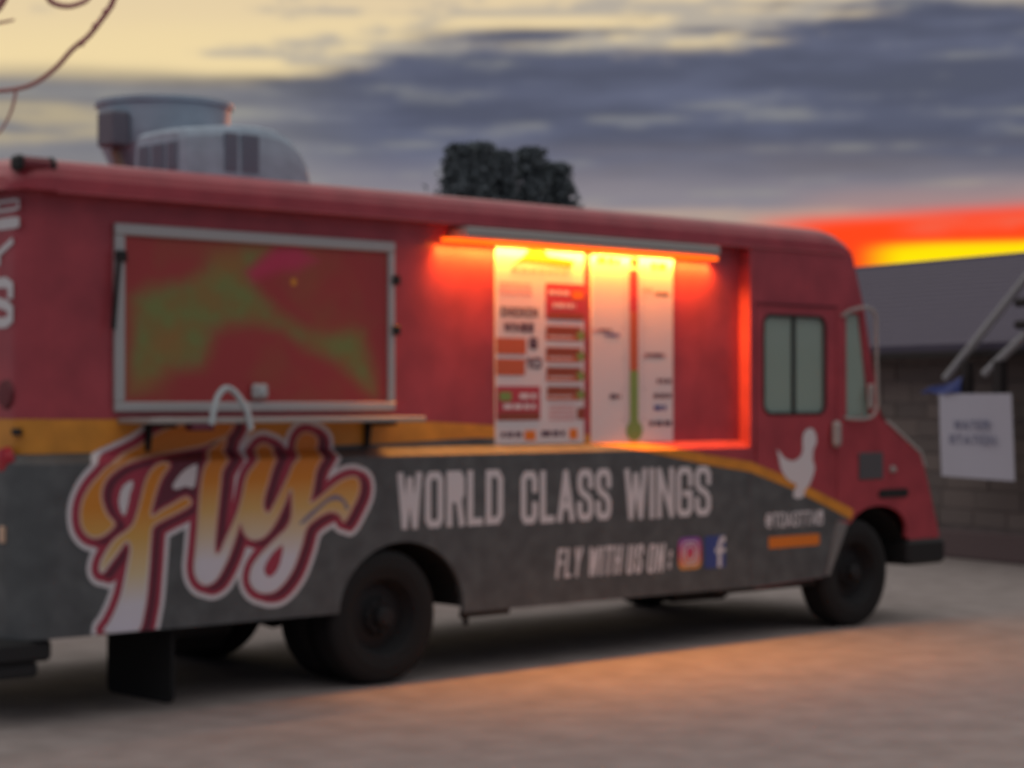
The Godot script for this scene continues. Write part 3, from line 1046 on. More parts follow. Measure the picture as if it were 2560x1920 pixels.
func wheels() -> void:
	wheel(Vector3(0, 0.40, -0.015), 1.0, "outer rear wheel under the arch beside the Fly logo")
	wheel(Vector3(0, 0.40, -0.315), 1.0, "inner wheel of the near rear pair")
	wheel(Vector3(4.50, 0.40, -0.015), 1.0, "front wheel on the near side beside the black bumper")
	wheel(Vector3(-0.05, 0.40, -2.27), -1.0, "outer rear wheel on the far side")
	wheel(Vector3(-0.05, 0.40, -1.90), -1.0, "inner rear wheel on the far side")
	wheel(Vector3(4.50, 0.40, -2.27), -1.0, "front wheel on the far side")
	# dark arch linings
	for a in [[0.12, 0.42, 0.48, 0.42, -0.03, -0.72], [0.12, 0.42, 0.48, 0.42, -1.58, -2.27], [4.66, 0.42, 0.50, 0.46, -0.03, -0.55], [4.66, 0.42, 0.50, 0.46, -1.75, -2.27]]:
		var st := begin()
		var r0 := PackedVector3Array()
		var r1 := PackedVector3Array()
		for q in arch(a[0], a[1], a[2], a[3], 180.0, 0.0, 18):
			r0.append(Vector3(q.x, q.y, a[4]))
			r1.append(Vector3(q.x, q.y, a[5]))
		loft(st, [r0, r1], false, Vector3(a[0], 3.0, a[4]))
		var zi: float = a[5] if a[4] > -1.0 else a[4]
		for i in r0.size() - 1:
			tri(st, Vector3(a[0], a[1], zi), Vector3(r0[i].x, r0[i].y, zi), Vector3(r0[i + 1].x, r0[i + 1].y, zi), Vector3.BACK)
		obj("wheel_arch_lining", st, M.black, truck)

func undercarriage() -> void:
	var st := begin()
	for x in [0.0, 4.50]:
		tube(st, PackedVector3Array([Vector3(x, 0.40, -0.3), Vector3(x, 0.40, -2.0)]), 0.055, 0.055, 10)
	lathe(st, [Vector2(0, 0.16), Vector2(0.12, 0.12), Vector2(0.16, 0), Vector2(0.12, -0.12), Vector2(0, -0.16)], Vector3(0, 0.40, -1.15), Vector3.RIGHT, 16)
	obj("axle", st, M.steel_dark, truck)
	st = begin()
	plate(st, round_rect(0.06, 0.03, 0.72, 0.62, 0.05), -0.01, 0.01)
	var flap := obj("mud_flap", st, M.rubber, truck)
	flap.rotation.y = PI / 2
	flap.position = Vector3(-1.45, 0, 0)
	st = begin()
	box(st, Vector3(-1.12, 0.20, -1.35), Vector3(-0.55, 0.58, -0.70), 0.10)
	obj("waste_tank", st, M.black, truck)
	st = begin()
	plate(st, poly_of([3.05, 0.36, 3.10, 0.235, 3.62, 0.225, 3.86, 0.36, 3.86, 0.50, 3.05, 0.50]), -0.95, -0.55)
	obj("fuel_tank", st, M.black, truck)
	st = begin()
	tube(st, PackedVector3Array([Vector3(0.2, 0.42, -1.15), Vector3(3.4, 0.50, -1.15)]), 0.045, 0.045, 10)
	obj("drive_shaft", st, M.steel_dark, truck)
	st = begin()
	tube(st, PackedVector3Array([Vector3(3.6, 0.45, -1.75), Vector3(2.2, 0.42, -1.75)]), 0.03, 0.03, 8)
	tube(st, PackedVector3Array([Vector3(2.2, 0.42, -1.75), Vector3(1.3, 0.42, -1.75)]), 0.10, 0.10, 12)
	obj("exhaust", st, M.steel_dark, truck)
	st = begin()
	box(st, Vector3(0.60, 0.345, -0.05), Vector3(1.02, 0.40, -0.03), 0.01)
	box(st, Vector3(0.64, 0.30, -0.06), Vector3(0.67, 0.35, -0.03), 0.004)
	obj("skirt_bracket", st, M.black, truck)
	st = begin()
	box(st, Vector3(3.0, 0.33, -0.20), Vector3(4.08, 0.41, -0.05), 0.015)
	obj("entry_step", st, M.black, truck)

func rear_fittings() -> void:
	var st := begin()
	box(st, Vector3(-2.52, 0.335, -2.25), Vector3(-2.20, 0.448, -0.03), 0.02)
	box(st, Vector3(-2.56, 0.255, -2.20), Vector3(-2.27, 0.334, -0.05), 0.015)
	obj("rear_step_bumper", st, M.black, truck)
	# clearance lamp at the top rear corner
	st = begin()
	box(st, Vector3(-2.40, 2.862, -0.10), Vector3(-2.20, 2.935, -0.012), 0.025)
	var cl := obj("clearance_lamp", st, M.lens_smoke, truck)
	st = begin()
	box(st, Vector3(-2.415, 2.858, -0.11), Vector3(-2.37, 2.940, -0.006), 0.018)
	obj("lamp_end", st, M.black, cl)
	st = begin()
	box(st, Vector3(-2.24, 2.858, -0.11), Vector3(-2.18, 2.940, -0.006), 0.025)
	obj("lamp_end", st, M.black, cl)
	# tail lamp, reflector and small lamps on the rear wall
	st = begin()
	lathe(st, [Vector2(0, 0.05), Vector2(0.06, 0.04), Vector2(0.072, 0.0)], Vector3(-2.36, 1.372, -0.215), Vector3.LEFT, 20)
	obj("tail_lamp", st, M.lens_red, truck)
	st = begin()
	lathe(st, [Vector2(0, 0.02), Vector2(0.07, 0.018), Vector2(0.08, 0.0)], Vector3(-2.33, 1.714, -0.281), Vector3.LEFT, 20)
	obj("round_badge", st, M.red_dark, truck)
	st = begin()
	box(st, Vector3(-2.350, 1.50, -0.20), Vector3(-2.318, 1.535, -0.14), 0.004)
	obj("rear_reflector", st, M.black, truck)
	st = begin()
	box(st, Vector3(-2.415, 0.945, -0.21), Vector3(-2.395, 1.03, -0.165), 0.004)
	obj("reflector_strip", st, M.cream, truck)
	st = begin()
	box(st, Vector3(-0.78, 0.70, 0.001), Vector3(-0.70, 0.77, 0.008), 0.002)
	obj("small_sticker", st, M.print_pink, truck)

# folded serving hatch with its picture, shelf and fittings
func hatch() -> void:
	var x0 := -1.808
	var x1 := 0.119
	var y0 := 1.62
	var y1 := 2.628
	var z := UPPER_Z
	var st := begin()
	var w := 0.062
	box(st, Vector3(x0, y1 - w, z + 0.001), Vector3(x1, y1, z + 0.034), 0.006)
	box(st, Vector3(x0, y0, z + 0.001), Vector3(x1, y0 + w * 0.85, z + 0.034), 0.006)
	box(st, Vector3(x0, y0 + w * 0.85 + 0.001, z + 0.001), Vector3(x0 + w, y1 - w - 0.001, z + 0.032), 0.006)
	box(st, Vector3(x1 - w * 0.8, y0 + w * 0.85 + 0.001, z + 0.001), Vector3(x1, y1 - w - 0.001, z + 0.032), 0.006)
	var frame := obj("hatch_frame", st, M.silver, truck)
	frame.set_meta("label", "pale metal frame of the closed serving hatch with a red and green picture")
	# the printed picture
	var leaf := PackedVector2Array()
	var l: Array = [-1.690, 2.226, -1.570, 2.292, -1.374, 2.320, -1.224, 2.400, -1.160, 2.499, -1.019, 2.527, -0.954, 2.541, -0.783, 2.556, -0.902, 2.447, -0.954, 2.401, -0.902, 2.317, -0.756, 2.192, -0.594, 2.109, -0.401, 2.059, -0.190, 2.097, -0.118, 2.076, -0.046, 1.851, -0.031, 1.726, -0.147, 1.794, -0.331, 1.926, -0.539, 2.001, -0.702, 2.096, -0.902, 2.123, -1.071, 2.108, -1.173, 2.074, -1.211, 1.946, -1.249, 1.882, -1.472, 1.847, -1.594, 1.753, -1.690, 1.732, -1.701, 1.876, -1.690, 2.041]
	var pk: Array = [-0.941, 2.402, -0.756, 2.541, -0.594, 2.566, -0.457, 2.490, -0.594, 2.428, -0.702, 2.423, -0.902, 2.361]
	leaf = poly_of(l)
	var pink := poly_of(pk)
	var n := FastNoiseLite.new()
	n.seed = 9
	n.frequency = 1.8
	n.fractal_octaves = 3
	var iw := 220
	var ih := 112
	var img := Image.create(iw, ih, false, Image.FORMAT_RGB8)
	var ax := x0 + w
	var bx := x1 - w * 0.8
	var ay := y0 + w * 0.85
	var by := y1 - w
	for j in ih:
		for i in iw:
			var q := Vector2(lerpf(ax, bx, (i + 0.5) / iw), lerpf(by, ay, (j + 0.5) / ih))
			var nz := n.get_noise_2d(q.x, q.y)
			var nf := n.get_noise_2d(q.x * 3.0 + 40.0, q.y * 3.0)
			var base := Color(0.40, 0.048, 0.05).lerp(Color(0.36, 0.09, 0.05), clampf(nz + 0.2, 0, 1))
			var green := Color(0.27, 0.20, 0.06).lerp(Color(0.22, 0.25, 0.075), clampf(nf * 1.6 + 0.5, 0, 1)).lerp(Color(0.36, 0.17, 0.05), clampf(nz * 1.5, 0, 0.7))
			var c := base.lerp(green, inside_soft(leaf, q, 0.07 + 0.06 * absf(nz)))
			c = c.lerp(Color(0.62, 0.04, 0.13), 0.8 * inside_soft(pink, q, 0.05))
			c = c.lerp(Color(0.75, 0.30, 0.03), smoothstep(0.03, 0.012, q.distance_to(Vector2(-0.62, 2.36))))
			img.set_pixel(i, j, c.linear_to_srgb())
	var m := StandardMaterial3D.new()
	m.albedo_texture = ImageTexture.create_from_image(img)
	m.roughness = 0.5
	m.cull_mode = BaseMaterial3D.CULL_DISABLED
	st = begin()
	var c4 := [Vector3(ax, by, z + 0.012), Vector3(bx, by, z + 0.012), Vector3(bx, ay, z + 0.012), Vector3(ax, ay, z + 0.012)]
	var uv := [Vector2(0, 0), Vector2(1, 0), Vector2(1, 1), Vector2(0, 1)]
	for k in [0, 1, 2, 0, 2, 3]:
		st.set_normal(Vector3.BACK)
		st.set_uv(uv[k])
		st.add_vertex(c4[k])
	obj("hatch_picture", st, m, frame)
	# struts and latches on the frame
	st = begin()
	tube(st, PackedVector3Array([Vector3(x0 + 0.012, 2.46, z + 0.05), Vector3(x0 - 0.025, 2.06, z + 0.05)]), 0.014, 0.014, 8)
	box(st, Vector3(x0 - 0.01, 2.42, z + 0.034), Vector3(x0 + 0.06, 2.48, z + 0.06), 0.008)
	obj("gas_strut", st, M.black, frame)
	for yy in [2.40, 2.10]:
		st = begin()
		box(st, Vector3(x1 - 0.03, yy - 0.03, z + 0.034), Vector3(x1 + 0.025, yy + 0.03, z + 0.056), 0.008)
		obj("latch", st, M.black, frame)
	st = begin()
	box(st, Vector3(-0.925, 1.69, z + 0.013), Vector3(-0.815, 1.775, z + 0.05), 0.015)
	obj("hatch_lock", st, M.silver, frame)
	st = begin()
	lathe(st, [Vector2(0, 0.012), Vector2(0.022, 0.010), Vector2(0.024, 0.0)], Vector3(-0.87, 1.732, z + 0.05), Vector3.BACK, 16)
	obj("lock_face", st, M.print_mist, frame)
	# serving shelf
	st = begin()
	box(st, Vector3(-1.78, 1.558, UPPER_Z + 0.002), Vector3(0.10, 1.588, 0.24), 0.006)
	var shelf := obj("serving_shelf", st, M.aluminium, truck)
	for x in [-1.60, -0.09]:
		st = begin()
		plate(st, poly_of([0.0, 0.0, 0.0, -0.15, 0.025, -0.15, 0.05, -0.025, 0.28, -0.02, 0.28, 0.0]), -0.012, 0.012)
		var br := obj("shelf_bracket", st, M.steel_dark, shelf)
		br.rotation.y = -PI / 2
		br.position = Vector3(x, 1.556, UPPER_Z + 0.004)
	st = begin()
	box(st, Vector3(-1.53, 1.52, 0.17), Vector3(-1.39, 1.557, 0.25), 0.006)
	obj("shelf_catch", st, M.maroon, shelf)
	st = begin()
	var loop := [-1.41, 1.55, 0.245, -1.385, 1.64, 0.235, -1.35, 1.704, 0.22, -1.298, 1.745, 0.21, -1.246, 1.733, 0.21, -1.202, 1.683, 0.22, -1.173, 1.62, 0.24, -1.16, 1.52, 0.255]
	tube(st, curve(loop, 5), 0.018, 0.018, 8)
	var hose := obj("hose_loop", st, M.print_mist, shelf)
	hose.set_meta("label", "pale hose looped over the edge of the serving shelf")

func inside_soft(p: PackedVector2Array, q: Vector2, soft: float) -> float:
	var d := 1e9
	for i in p.size():
		d = minf(d, q.distance_to(Geometry2D.get_closest_point_to_segment(q, p[i], p[(i + 1) % p.size()])))
	if not Geometry2D.is_point_in_polygon(q, p):
		d = -d
	return smoothstep(-soft, soft, d)

# ------------------------------------------------------------------ on the roof
func rooftop() -> void:
	var fan := Node3D.new()
	fan.name = "exhaust_fan"
	truck.add_child(fan, true)
	fan.position = Vector3(-0.56, 2.97, -1.53)
	fan.scale = Vector3(1.0, 1.12, 1.0)
	var st := begin()
	lathe(st, [Vector2(0.26, 0.0), Vector2(0.29, 0.09), Vector2(0.34, 0.16), Vector2(0.395, 0.26), Vector2(0.405, 0.33), Vector2(0.41, 0.48), Vector2(0.43, 0.485), Vector2(0.43, 0.51), Vector2(0.395, 0.515), Vector2(0.385, 0.30), Vector2(0.2, 0.28), Vector2(0.0, 0.28)], Vector3.ZERO, Vector3.UP, 56)
	var bowl := obj("fan_bowl", st, M.fan_metal, fan)
	st = begin()
	for i in 4:
		var a := TAU * i / 4.0
		tube(st, PackedVector3Array([Vector3(0, 0.40, 0), Vector3(cos(a) * 0.39, 0.40, sin(a) * 0.39)]), 0.01, 0.01, 6)
	lathe(st, [Vector2(0.0, 0.45), Vector2(0.12, 0.44), Vector2(0.14, 0.28)], Vector3.ZERO, Vector3.UP, 24)
	obj("motor_mount", st, M.steel_dark, bowl)
	st = begin()
	box(st, Vector3(-0.27, -0.02, -0.27), Vector3(0.27, 0.03, 0.27), 0.01)
	obj("roof_curb", st, M.tan, fan)
	st = begin()
	box(st, Vector3(-0.50, 0.23, 0.02), Vector3(-0.37, 0.42, 0.20), 0.012)
	obj("switch_box", st, mat("box_grey", lin(0.16, 0.16, 0.20), 0.6), fan)
	st = begin()
	tube(st, PackedVector3Array([Vector3(-0.42, 0.22, 0.1), Vector3(-0.38, 0.12, 0.1), Vector3(-0.32, 0.04, 0.12), Vector3(-0.30, -0.02, 0.12)]), 0.03, 0.03, 8)
	obj("conduit", st, M.tan, fan)
	fan.set_meta("label", "wide round grey exhaust fan on the truck's roof")
	# air conditioner shroud: long body, rounded at the front
	var ac := Node3D.new()
	ac.name = "roof_air_conditioner"
	truck.add_child(ac, true)
	ac.position = Vector3(-1.09, 2.965, -0.78)
	ac.scale = Vector3(0.84, 1.02, 0.82)
	ac.set_meta("label", "pale louvred air conditioner with a rounded front on the truck's roof")
	var rows := []
	for s in [[0.0, 0.26, 0.30], [0.03, 0.285, 0.33], [0.45, 0.33, 0.34], [0.66, 0.335, 0.34], [0.80, 0.325, 0.335], [0.92, 0.29, 0.325], [1.01, 0.235, 0.31], [1.08, 0.16, 0.29], [1.12, 0.08, 0.27], [1.14, 0.0, 0.25]]:
		var row := PackedVector3Array()
		var h: float = s[1]
		var b: float = s[2]
		for q in [[1.0, 0.0], [0.99, 0.5], [0.96, 0.82], [0.88, 0.95], [0.75, 1.0], [0.0, 1.02], [-0.75, 1.0], [-0.88, 0.95], [-0.96, 0.82], [-0.99, 0.5], [-1.0, 0.0]]:
			row.append(Vector3(s[0], q[1] * h, q[0] * b))
		rows.append(row)
	st = begin()
	loft(st, rows, false, Vector3(0.4, 0.0, 0))
	var r0: PackedVector3Array = rows[0]
	for i in range(1, r0.size() - 1):
		tri(st, r0[0], r0[i], r0[i + 1], Vector3.LEFT)
	var shell := obj("shroud", st, M.shell, ac)
	# louvre openings: recessed frames with slats on the side and the back
	for g in [[0.33, 0.44], [0.47, 0.62]]:
		st = begin()
		box(st, Vector3(g[0], 0.05, 0.325), Vector3(g[1], 0.275, 0.345), 0.004)
		var lv := obj("louvre", st, M.louver, ac)
		st = begin()
		for k in 6:
			var y := 0.07 + k * 0.036
			quad(st, Vector3(g[0] + 0.008, y, 0.347), Vector3(g[1] - 0.008, y, 0.347), Vector3(g[1] - 0.008, y + 0.02, 0.358), Vector3(g[0] + 0.008, y + 0.02, 0.358), Vector3(0, -0.4, 1).normalized())
		obj("slats", st, M.louver, lv)
	for g in [[-0.24, -0.10], [-0.06, 0.10], [0.14, 0.26]]:
		st = begin()
		box(st, Vector3(-0.012, 0.05, g[0]), Vector3(0.004, 0.21, g[1]), 0.004)
		var lv := obj("louvre", st, M.louver, ac)
		st = begin()
		for k in 5:
			var y := 0.06 + k * 0.03
			quad(st, Vector3(-0.014, y, g[0] + 0.008), Vector3(-0.014, y, g[1] - 0.008), Vector3(-0.024, y + 0.018, g[1] - 0.008), Vector3(-0.024, y + 0.018, g[0] + 0.008), Vector3(-1, -0.4, 0).normalized())
		obj("slats", st, M.louver, lv)

# ------------------------------------------------------------------ stripes, lettering and boards on the truck
func prints_and_signs() -> void:
	# paint: grey below the stripe on the upper wall, grey lower part of the cab, red above the stripe at the ledge
	var st := begin()
	skin(st, mm([-2.2, 1.4005, -2.2, 1.405, 0.10, 1.425, 0.8, 1.45, 1.6, 1.43, 2.3, 1.4005]), 0.002)
	skin(st, mm([3.2805, 0.372, 3.345, 0.365, 4.098, 0.392, 4.243, 0.772, 4.25, 0.80, 4.40, 0.79, 4.41, 0.85, 3.74, 1.085, 3.2805, 1.215]), 0.0015)
	obj("grey_paint", st, M.grey, truck)
	st = begin()
	skin(st, mm([2.1, 1.399, 3.279, 1.399, 3.279, 1.22, 2.79, 1.27, 2.4, 1.33]), 0.0015)
	obj("red_paint", st, M.red, truck)
	st = begin()
	skin(st, mm([-2.2, 1.582, -0.8, 1.576, 0.1, 1.566, 0.8, 1.533, 1.6, 1.475, 2.0, 1.43, 2.3, 1.395, 2.79, 1.312, 3.28, 1.250, 3.74, 1.118, 4.12, 0.985, 4.40, 0.888, 4.45, 0.865, 4.42, 0.80, 4.36, 0.82, 4.12, 0.91, 3.74, 1.045, 3.28, 1.178, 2.79, 1.245, 2.3, 1.325, 2.0, 1.375, 1.6, 1.415, 0.8, 1.449, 0.1, 1.425, -0.8, 1.412, -2.2, 1.402]), 0.003)
	# the stripe runs round the rear corner
	var pts := corner(-2.2, UPPER_Z - 0.13, 0.133)
	pts.append(Vector2(-2.333, -1.6))
	var a := PackedVector3Array()
	var b := PackedVector3Array()
	for q in pts:
		a.append(Vector3(q.x, 1.402, q.y))
		b.append(Vector3(q.x, 1.584, q.y))
	loft(st, [a, b], false, Vector3(0, 1.5, -1.15))
	var stripe := obj("orange_stripe", st, M.orange, truck)
	# panel seams
	st = begin()
	for x in [-0.02, 3.30]:
		pass
	box(st, Vector3(3.336, 0.37, -0.028), Vector3(3.347, 1.35, -0.012))
	box(st, Vector3(4.247, 0.80, -0.028), Vector3(4.254, 2.37, -0.012))
	obj("door_gap", st, M.black, truck)
	st = begin()
	for i in 30:
		lathe(st, [Vector2(0, 0.003), Vector2(0.006, 0.002), Vector2(0.008, 0.0)], Vector3(-2.1 + i * 0.182, 2.72, UPPER_Z), Vector3.BACK, 8)
	obj("rivets", st, M.red, truck)

	# the Fly logo: white edge, red body with a darker shadow, cream outline, gradient fill
	var swash := mm([-1.855, 1.030, -1.895, 0.985, -1.956, 0.958, -2.016, 0.968, -2.059, 1.015, -2.072, 1.084, -2.059, 1.159, -2.016, 1.233, -1.956, 1.292, -1.895, 1.344, -1.754, 1.400, -1.664, 1.438, -1.573, 1.491, -1.463, 1.537, -1.332, 1.564, -1.180, 1.575, -1.030, 1.561, -1.069, 1.485, -1.142, 1.458, -1.228, 1.427, -1.314, 1.412, -1.430, 1.395, -1.571, 1.378, -1.671, 1.365, -1.762, 1.348, -1.833, 1.319, -1.895, 1.275, -1.925, 1.230, -1.934, 1.177, -1.921, 1.124, -1.895, 1.077], 3)
	var stem := mm([-1.532, 1.350, -1.571, 1.352, -1.619, 1.330, -1.655, 1.292, -1.682, 1.239, -1.704, 1.162, -1.727, 1.086, -1.754, 1.025, -1.798, 0.989, -1.860, 0.953, -1.912, 0.895, -1.947, 0.836, -1.954, 0.791, -1.930, 0.774, -1.895, 0.810, -1.842, 0.868, -1.789, 0.927, -1.770, 0.903, -1.771, 0.872, -1.785, 0.812, -1.802, 0.736, -1.824, 0.653, -1.860, 0.572, -1.895, 0.513, -1.925, 0.466, -1.807, 0.445, -1.709, 0.457, -1.678, 0.543, -1.660, 0.635, -1.651, 0.727, -1.642, 0.819, -1.632, 0.943, -1.619, 1.004, -1.546, 1.040, -1.473, 1.068, -1.408, 1.097, -1.375, 1.124, -1.399, 1.158, -1.436, 1.157, -1.509, 1.124, -1.574, 1.096, -1.630, 1.068, -1.619, 1.128, -1.596, 1.197, -1.564, 1.266, -1.517, 1.324], 3)
	var ly := mm([-1.209, 1.406, -1.300, 1.323, -1.328, 1.197, -1.338, 1.087, -1.347, 0.969, -1.359, 0.851, -1.366, 0.781, -1.357, 0.725, -1.324, 0.683, -1.277, 0.669, -1.220, 0.693, -1.172, 0.754, -1.124, 0.839, -1.081, 0.941, -1.058, 0.996, -1.042, 0.955, -1.008, 0.914, -0.959, 0.899, -0.899, 0.913, -0.840, 0.963, -0.790, 1.034, -0.750, 1.106, -0.716, 1.170, -0.709, 1.113, -0.711, 1.031, -0.740, 0.967, -0.800, 0.920, -0.880, 0.859, -0.949, 0.798, -0.988, 0.743, -0.998, 0.679, -0.968, 0.629, -0.909, 0.601, -0.830, 0.604, -0.760, 0.648, -0.699, 0.719, -0.658, 0.798, -0.628, 0.871, -0.607, 0.936, -0.576, 0.976, -0.504, 1.015, -0.431, 1.037, -0.368, 1.018, -0.331, 0.974, -0.267, 1.056, -0.219, 1.138, -0.214, 1.206, -0.251, 1.241, -0.326, 1.234, -0.410, 1.195, -0.494, 1.139, -0.571, 1.100, -0.561, 1.141, -0.546, 1.207, -0.525, 1.289, -0.457, 1.386, -0.444, 1.461, -0.501, 1.499, -0.564, 1.496, -0.605, 1.454, -0.623, 1.389, -0.699, 1.326, -0.729, 1.269, -0.780, 1.181, -0.830, 1.101, -0.870, 1.053, -0.899, 1.087, -0.890, 1.151, -0.865, 1.216, -0.840, 1.288, -0.797, 1.368, -0.757, 1.403, -0.808, 1.439, -0.858, 1.437, -0.898, 1.401, -0.978, 1.316, -1.008, 1.284, -1.032, 1.236, -1.051, 1.157, -1.076, 1.077, -1.114, 0.999, -1.162, 0.913, -1.196, 0.851, -1.220, 0.844, -1.224, 0.900, -1.215, 0.987, -1.201, 1.098, -1.186, 1.209, -1.172, 1.296, -1.109, 1.381, -1.076, 1.477, -1.132, 1.458], 3)
	var letters := [swash, stem, ly]
	var red := []
	for p in letters:
		red.append(grown(p, 42.0))
		red.append(grown(moved(p, Vector2(22, -6)), 42.0))
		red.append(grown(moved(p, Vector2(46, -14)), 42.0))
	red = joined(red)
	var white := []
	for p in red:
		white.append(grown(p, 27.0))
	white = joined(white)
	var clip := PackedVector2Array([Vector2(-2195, 455), Vector2(600, 455), Vector2(600, 1590), Vector2(-2195, 1590)])
	var logo := Node3D.new()
	logo.name = "fly_logo"
	truck.add_child(logo, true)
	logo.set_meta("label", "large script Fly logo in orange to white with red shadow and white edge")
	st = begin()
	for p in white:
		for q in Geometry2D.intersect_polygons(p, clip):
			skin(st, q, 0.005)
	obj("logo_edge", st, M.white, logo)
	st = begin()
	for p in red:
		for q in Geometry2D.intersect_polygons(p, clip):
			skin(st, q, 0.0065)
	obj("logo_body", st, M.logo_red, logo)
	var shadow := []
	for p in letters:
		shadow.append(grown(moved(p, Vector2(28, -10)), 16.0))
		shadow.append(grown(moved(p, Vector2(44, -16)), 16.0))
	shadow = joined(shadow)
	st = begin()
	for p in shadow:
		for q in Geometry2D.intersect_polygons(p, clip):
			skin(st, q, 0.008)
	obj("logo_shadow", st, M.maroon, logo)
	st = begin()
	for p in letters:
		for q in Geometry2D.intersect_polygons(grown(p, 13.0), clip):
			if not Geometry2D.is_polygon_clockwise(q):
				skin(st, q, 0.0095)
	obj("logo_inner_red", st, M.logo_red, logo)
	st = begin()
	var k := 0
	for p in letters:
		var edge_stops := [[0.40, Color(0.74, 0.71, 0.76)], [0.75, Color(0.74, 0.70, 0.70)], [1.0, Color(0.70, 0.50, 0.36)], [1.6, Color(0.68, 0.38, 0.24)]]
		for q in Geometry2D.intersect_polygons(p, clip):
			skin(st, q, 0.011 + 0.0004 * k, edge_stops)
		k += 1
	obj("logo_outline", st, M.vertex, logo)
	st = begin()
	k = 0
	for p in letters:
		var fill := [[0.40, Color(0.74, 0.72, 0.84)], [0.60, Color(0.74, 0.71, 0.78)], [0.76, Color(0.74, 0.60, 0.36)], [0.95, Color(0.72, 0.42, 0.11)], [1.12, Color(0.72, 0.27, 0.03)], [1.6, Color(0.74, 0.24, 0.03)]]
		if k == 2:
			fill = [[0.40, Color(0.74, 0.72, 0.80)], [0.80, Color(0.74, 0.71, 0.78)], [0.94, Color(0.74, 0.60, 0.42)], [1.08, Color(0.73, 0.46, 0.16)], [1.24, Color(0.74, 0.27, 0.03)], [1.6, Color(0.74, 0.22, 0.04)]]
		for q in Geometry2D.offset_polygon(p, -15.0, Geometry2D.JOIN_ROUND):
			for r in Geometry2D.intersect_polygons(q, clip):
				if not Geometry2D.is_polygon_clockwise(r):
					skin(st, r, 0.0130 + 0.0004 * k, fill)
		k += 1
	obj("logo_fill", st, M.vertex, logo)
	inked("logo_loop", [mm([-0.770, 0.862, -0.830, 0.832, -0.880, 0.778, -0.899, 0.730, -0.870, 0.692, -0.825, 0.710, -0.790, 0.765], 3)], M.logo_red, 0.0155, logo)
	inked("logo_swoosh_gap", [mm([-0.658, 0.979, -0.597, 1.031, -0.535, 1.070, -0.442, 1.127, -0.379, 1.135, -0.326, 1.100, -0.299, 1.057, -0.321, 1.049, -0.347, 1.092, -0.400, 1.105, -0.452, 1.094, -0.525, 1.047, -0.607, 0.990], 3)], M.lilac_grey, 0.0155, logo)
	inked_each("logo_opening", [mm([-1.754, 1.256, -1.807, 1.227, -1.833, 1.166, -1.829, 1.113, -1.802, 1.070, -1.780, 1.119, -1.767, 1.180, -1.749, 1.225], 3), mm([-1.343, 1.332, -1.399, 1.317, -1.454, 1.279, -1.500, 1.218, -1.473, 1.200, -1.417, 1.215, -1.366, 1.205, -1.347, 1.269], 3)], M.white, 0.0105, logo)

	# lettering
	for w in [["WORLD", 0.075, 0.925, 0.913, 1.252], ["CLASS", 1.075, 1.885, 0.903, 1.236], ["WINGS", 2.010, 2.862, 0.892, 1.230]]:
		st = begin()
		write(st, w[0], w[1], w[2], w[3], w[4], 0.046, 0.003)
		obj("slogan_word", st, M.white, truck)
	for w in [["FLY", 1.375, 1.60, 0.545, 0.735], ["WITH", 1.66, 1.97, 0.540, 0.730], ["US", 2.02, 2.17, 0.535, 0.726], ["ON", 2.22, 2.38, 0.530, 0.722], [":", 2.425, 2.455, 0.530, 0.700]]:
		st = begin()
		write(st, w[0], w[1], w[2], w[3], w[4], 0.026, 0.003, 0.14)
		obj("follow_word", st, M.white, truck)
	social_icons()
	inked("rooster_silhouette", [mm([3.910, 1.474, 3.968, 1.474, 4.007, 1.424, 4.007, 1.369, 3.977, 1.327, 3.968, 1.253, 3.991, 1.192, 3.968, 1.131, 3.929, 1.071, 3.881, 1.035, 3.862, 0.987, 3.795, 0.975, 3.747, 0.989, 3.757, 1.039, 3.785, 1.075, 3.710, 1.101, 3.653, 1.139, 3.606, 1.200, 3.588, 1.261, 3.569, 1.333, 3.644, 1.272, 3.738, 1.246, 3.814, 1.269, 3.852, 1.316, 3.852, 1.402, 3.871, 1.450], 3)], M.white, 0.0055, truck).set_meta("label", "white rooster silhouette standing on the orange stripe of the door")
	st = begin()
	write(st, "@TOASTTAB", 3.44, 4.09, 0.775, 0.882, 0.016, 0.0035, 0.0)
	obj("door_lettering", st, M.white, truck)
	inked("door_bar", [round_rect(3475, 630, 4045, 712, 12)], M.print_orange, 0.0035, truck)
	# lettering on the rear wall
	for row in [["WORLD", 0.75, 2.03, 2.665, 2.73, 0.018], ["CLASS", 0.75, 2.03, 2.575, 2.635, 0.018], ["FLY", 1.1, 1.965, 2.39, 2.525, 0.035], ["WINGS", 0.45, 1.965, 2.06, 2.325, 0.055]]:
		st = begin()
		flat_text(st, row[0], row[1], row[2], row[3], row[4], row[5])
		var back := obj("rear_word", st, M.white, truck)
		back.rotation.y = -PI / 2
		back.position = Vector3(-2.336, 0, -2.172)
	menu_left()
	menu_right()

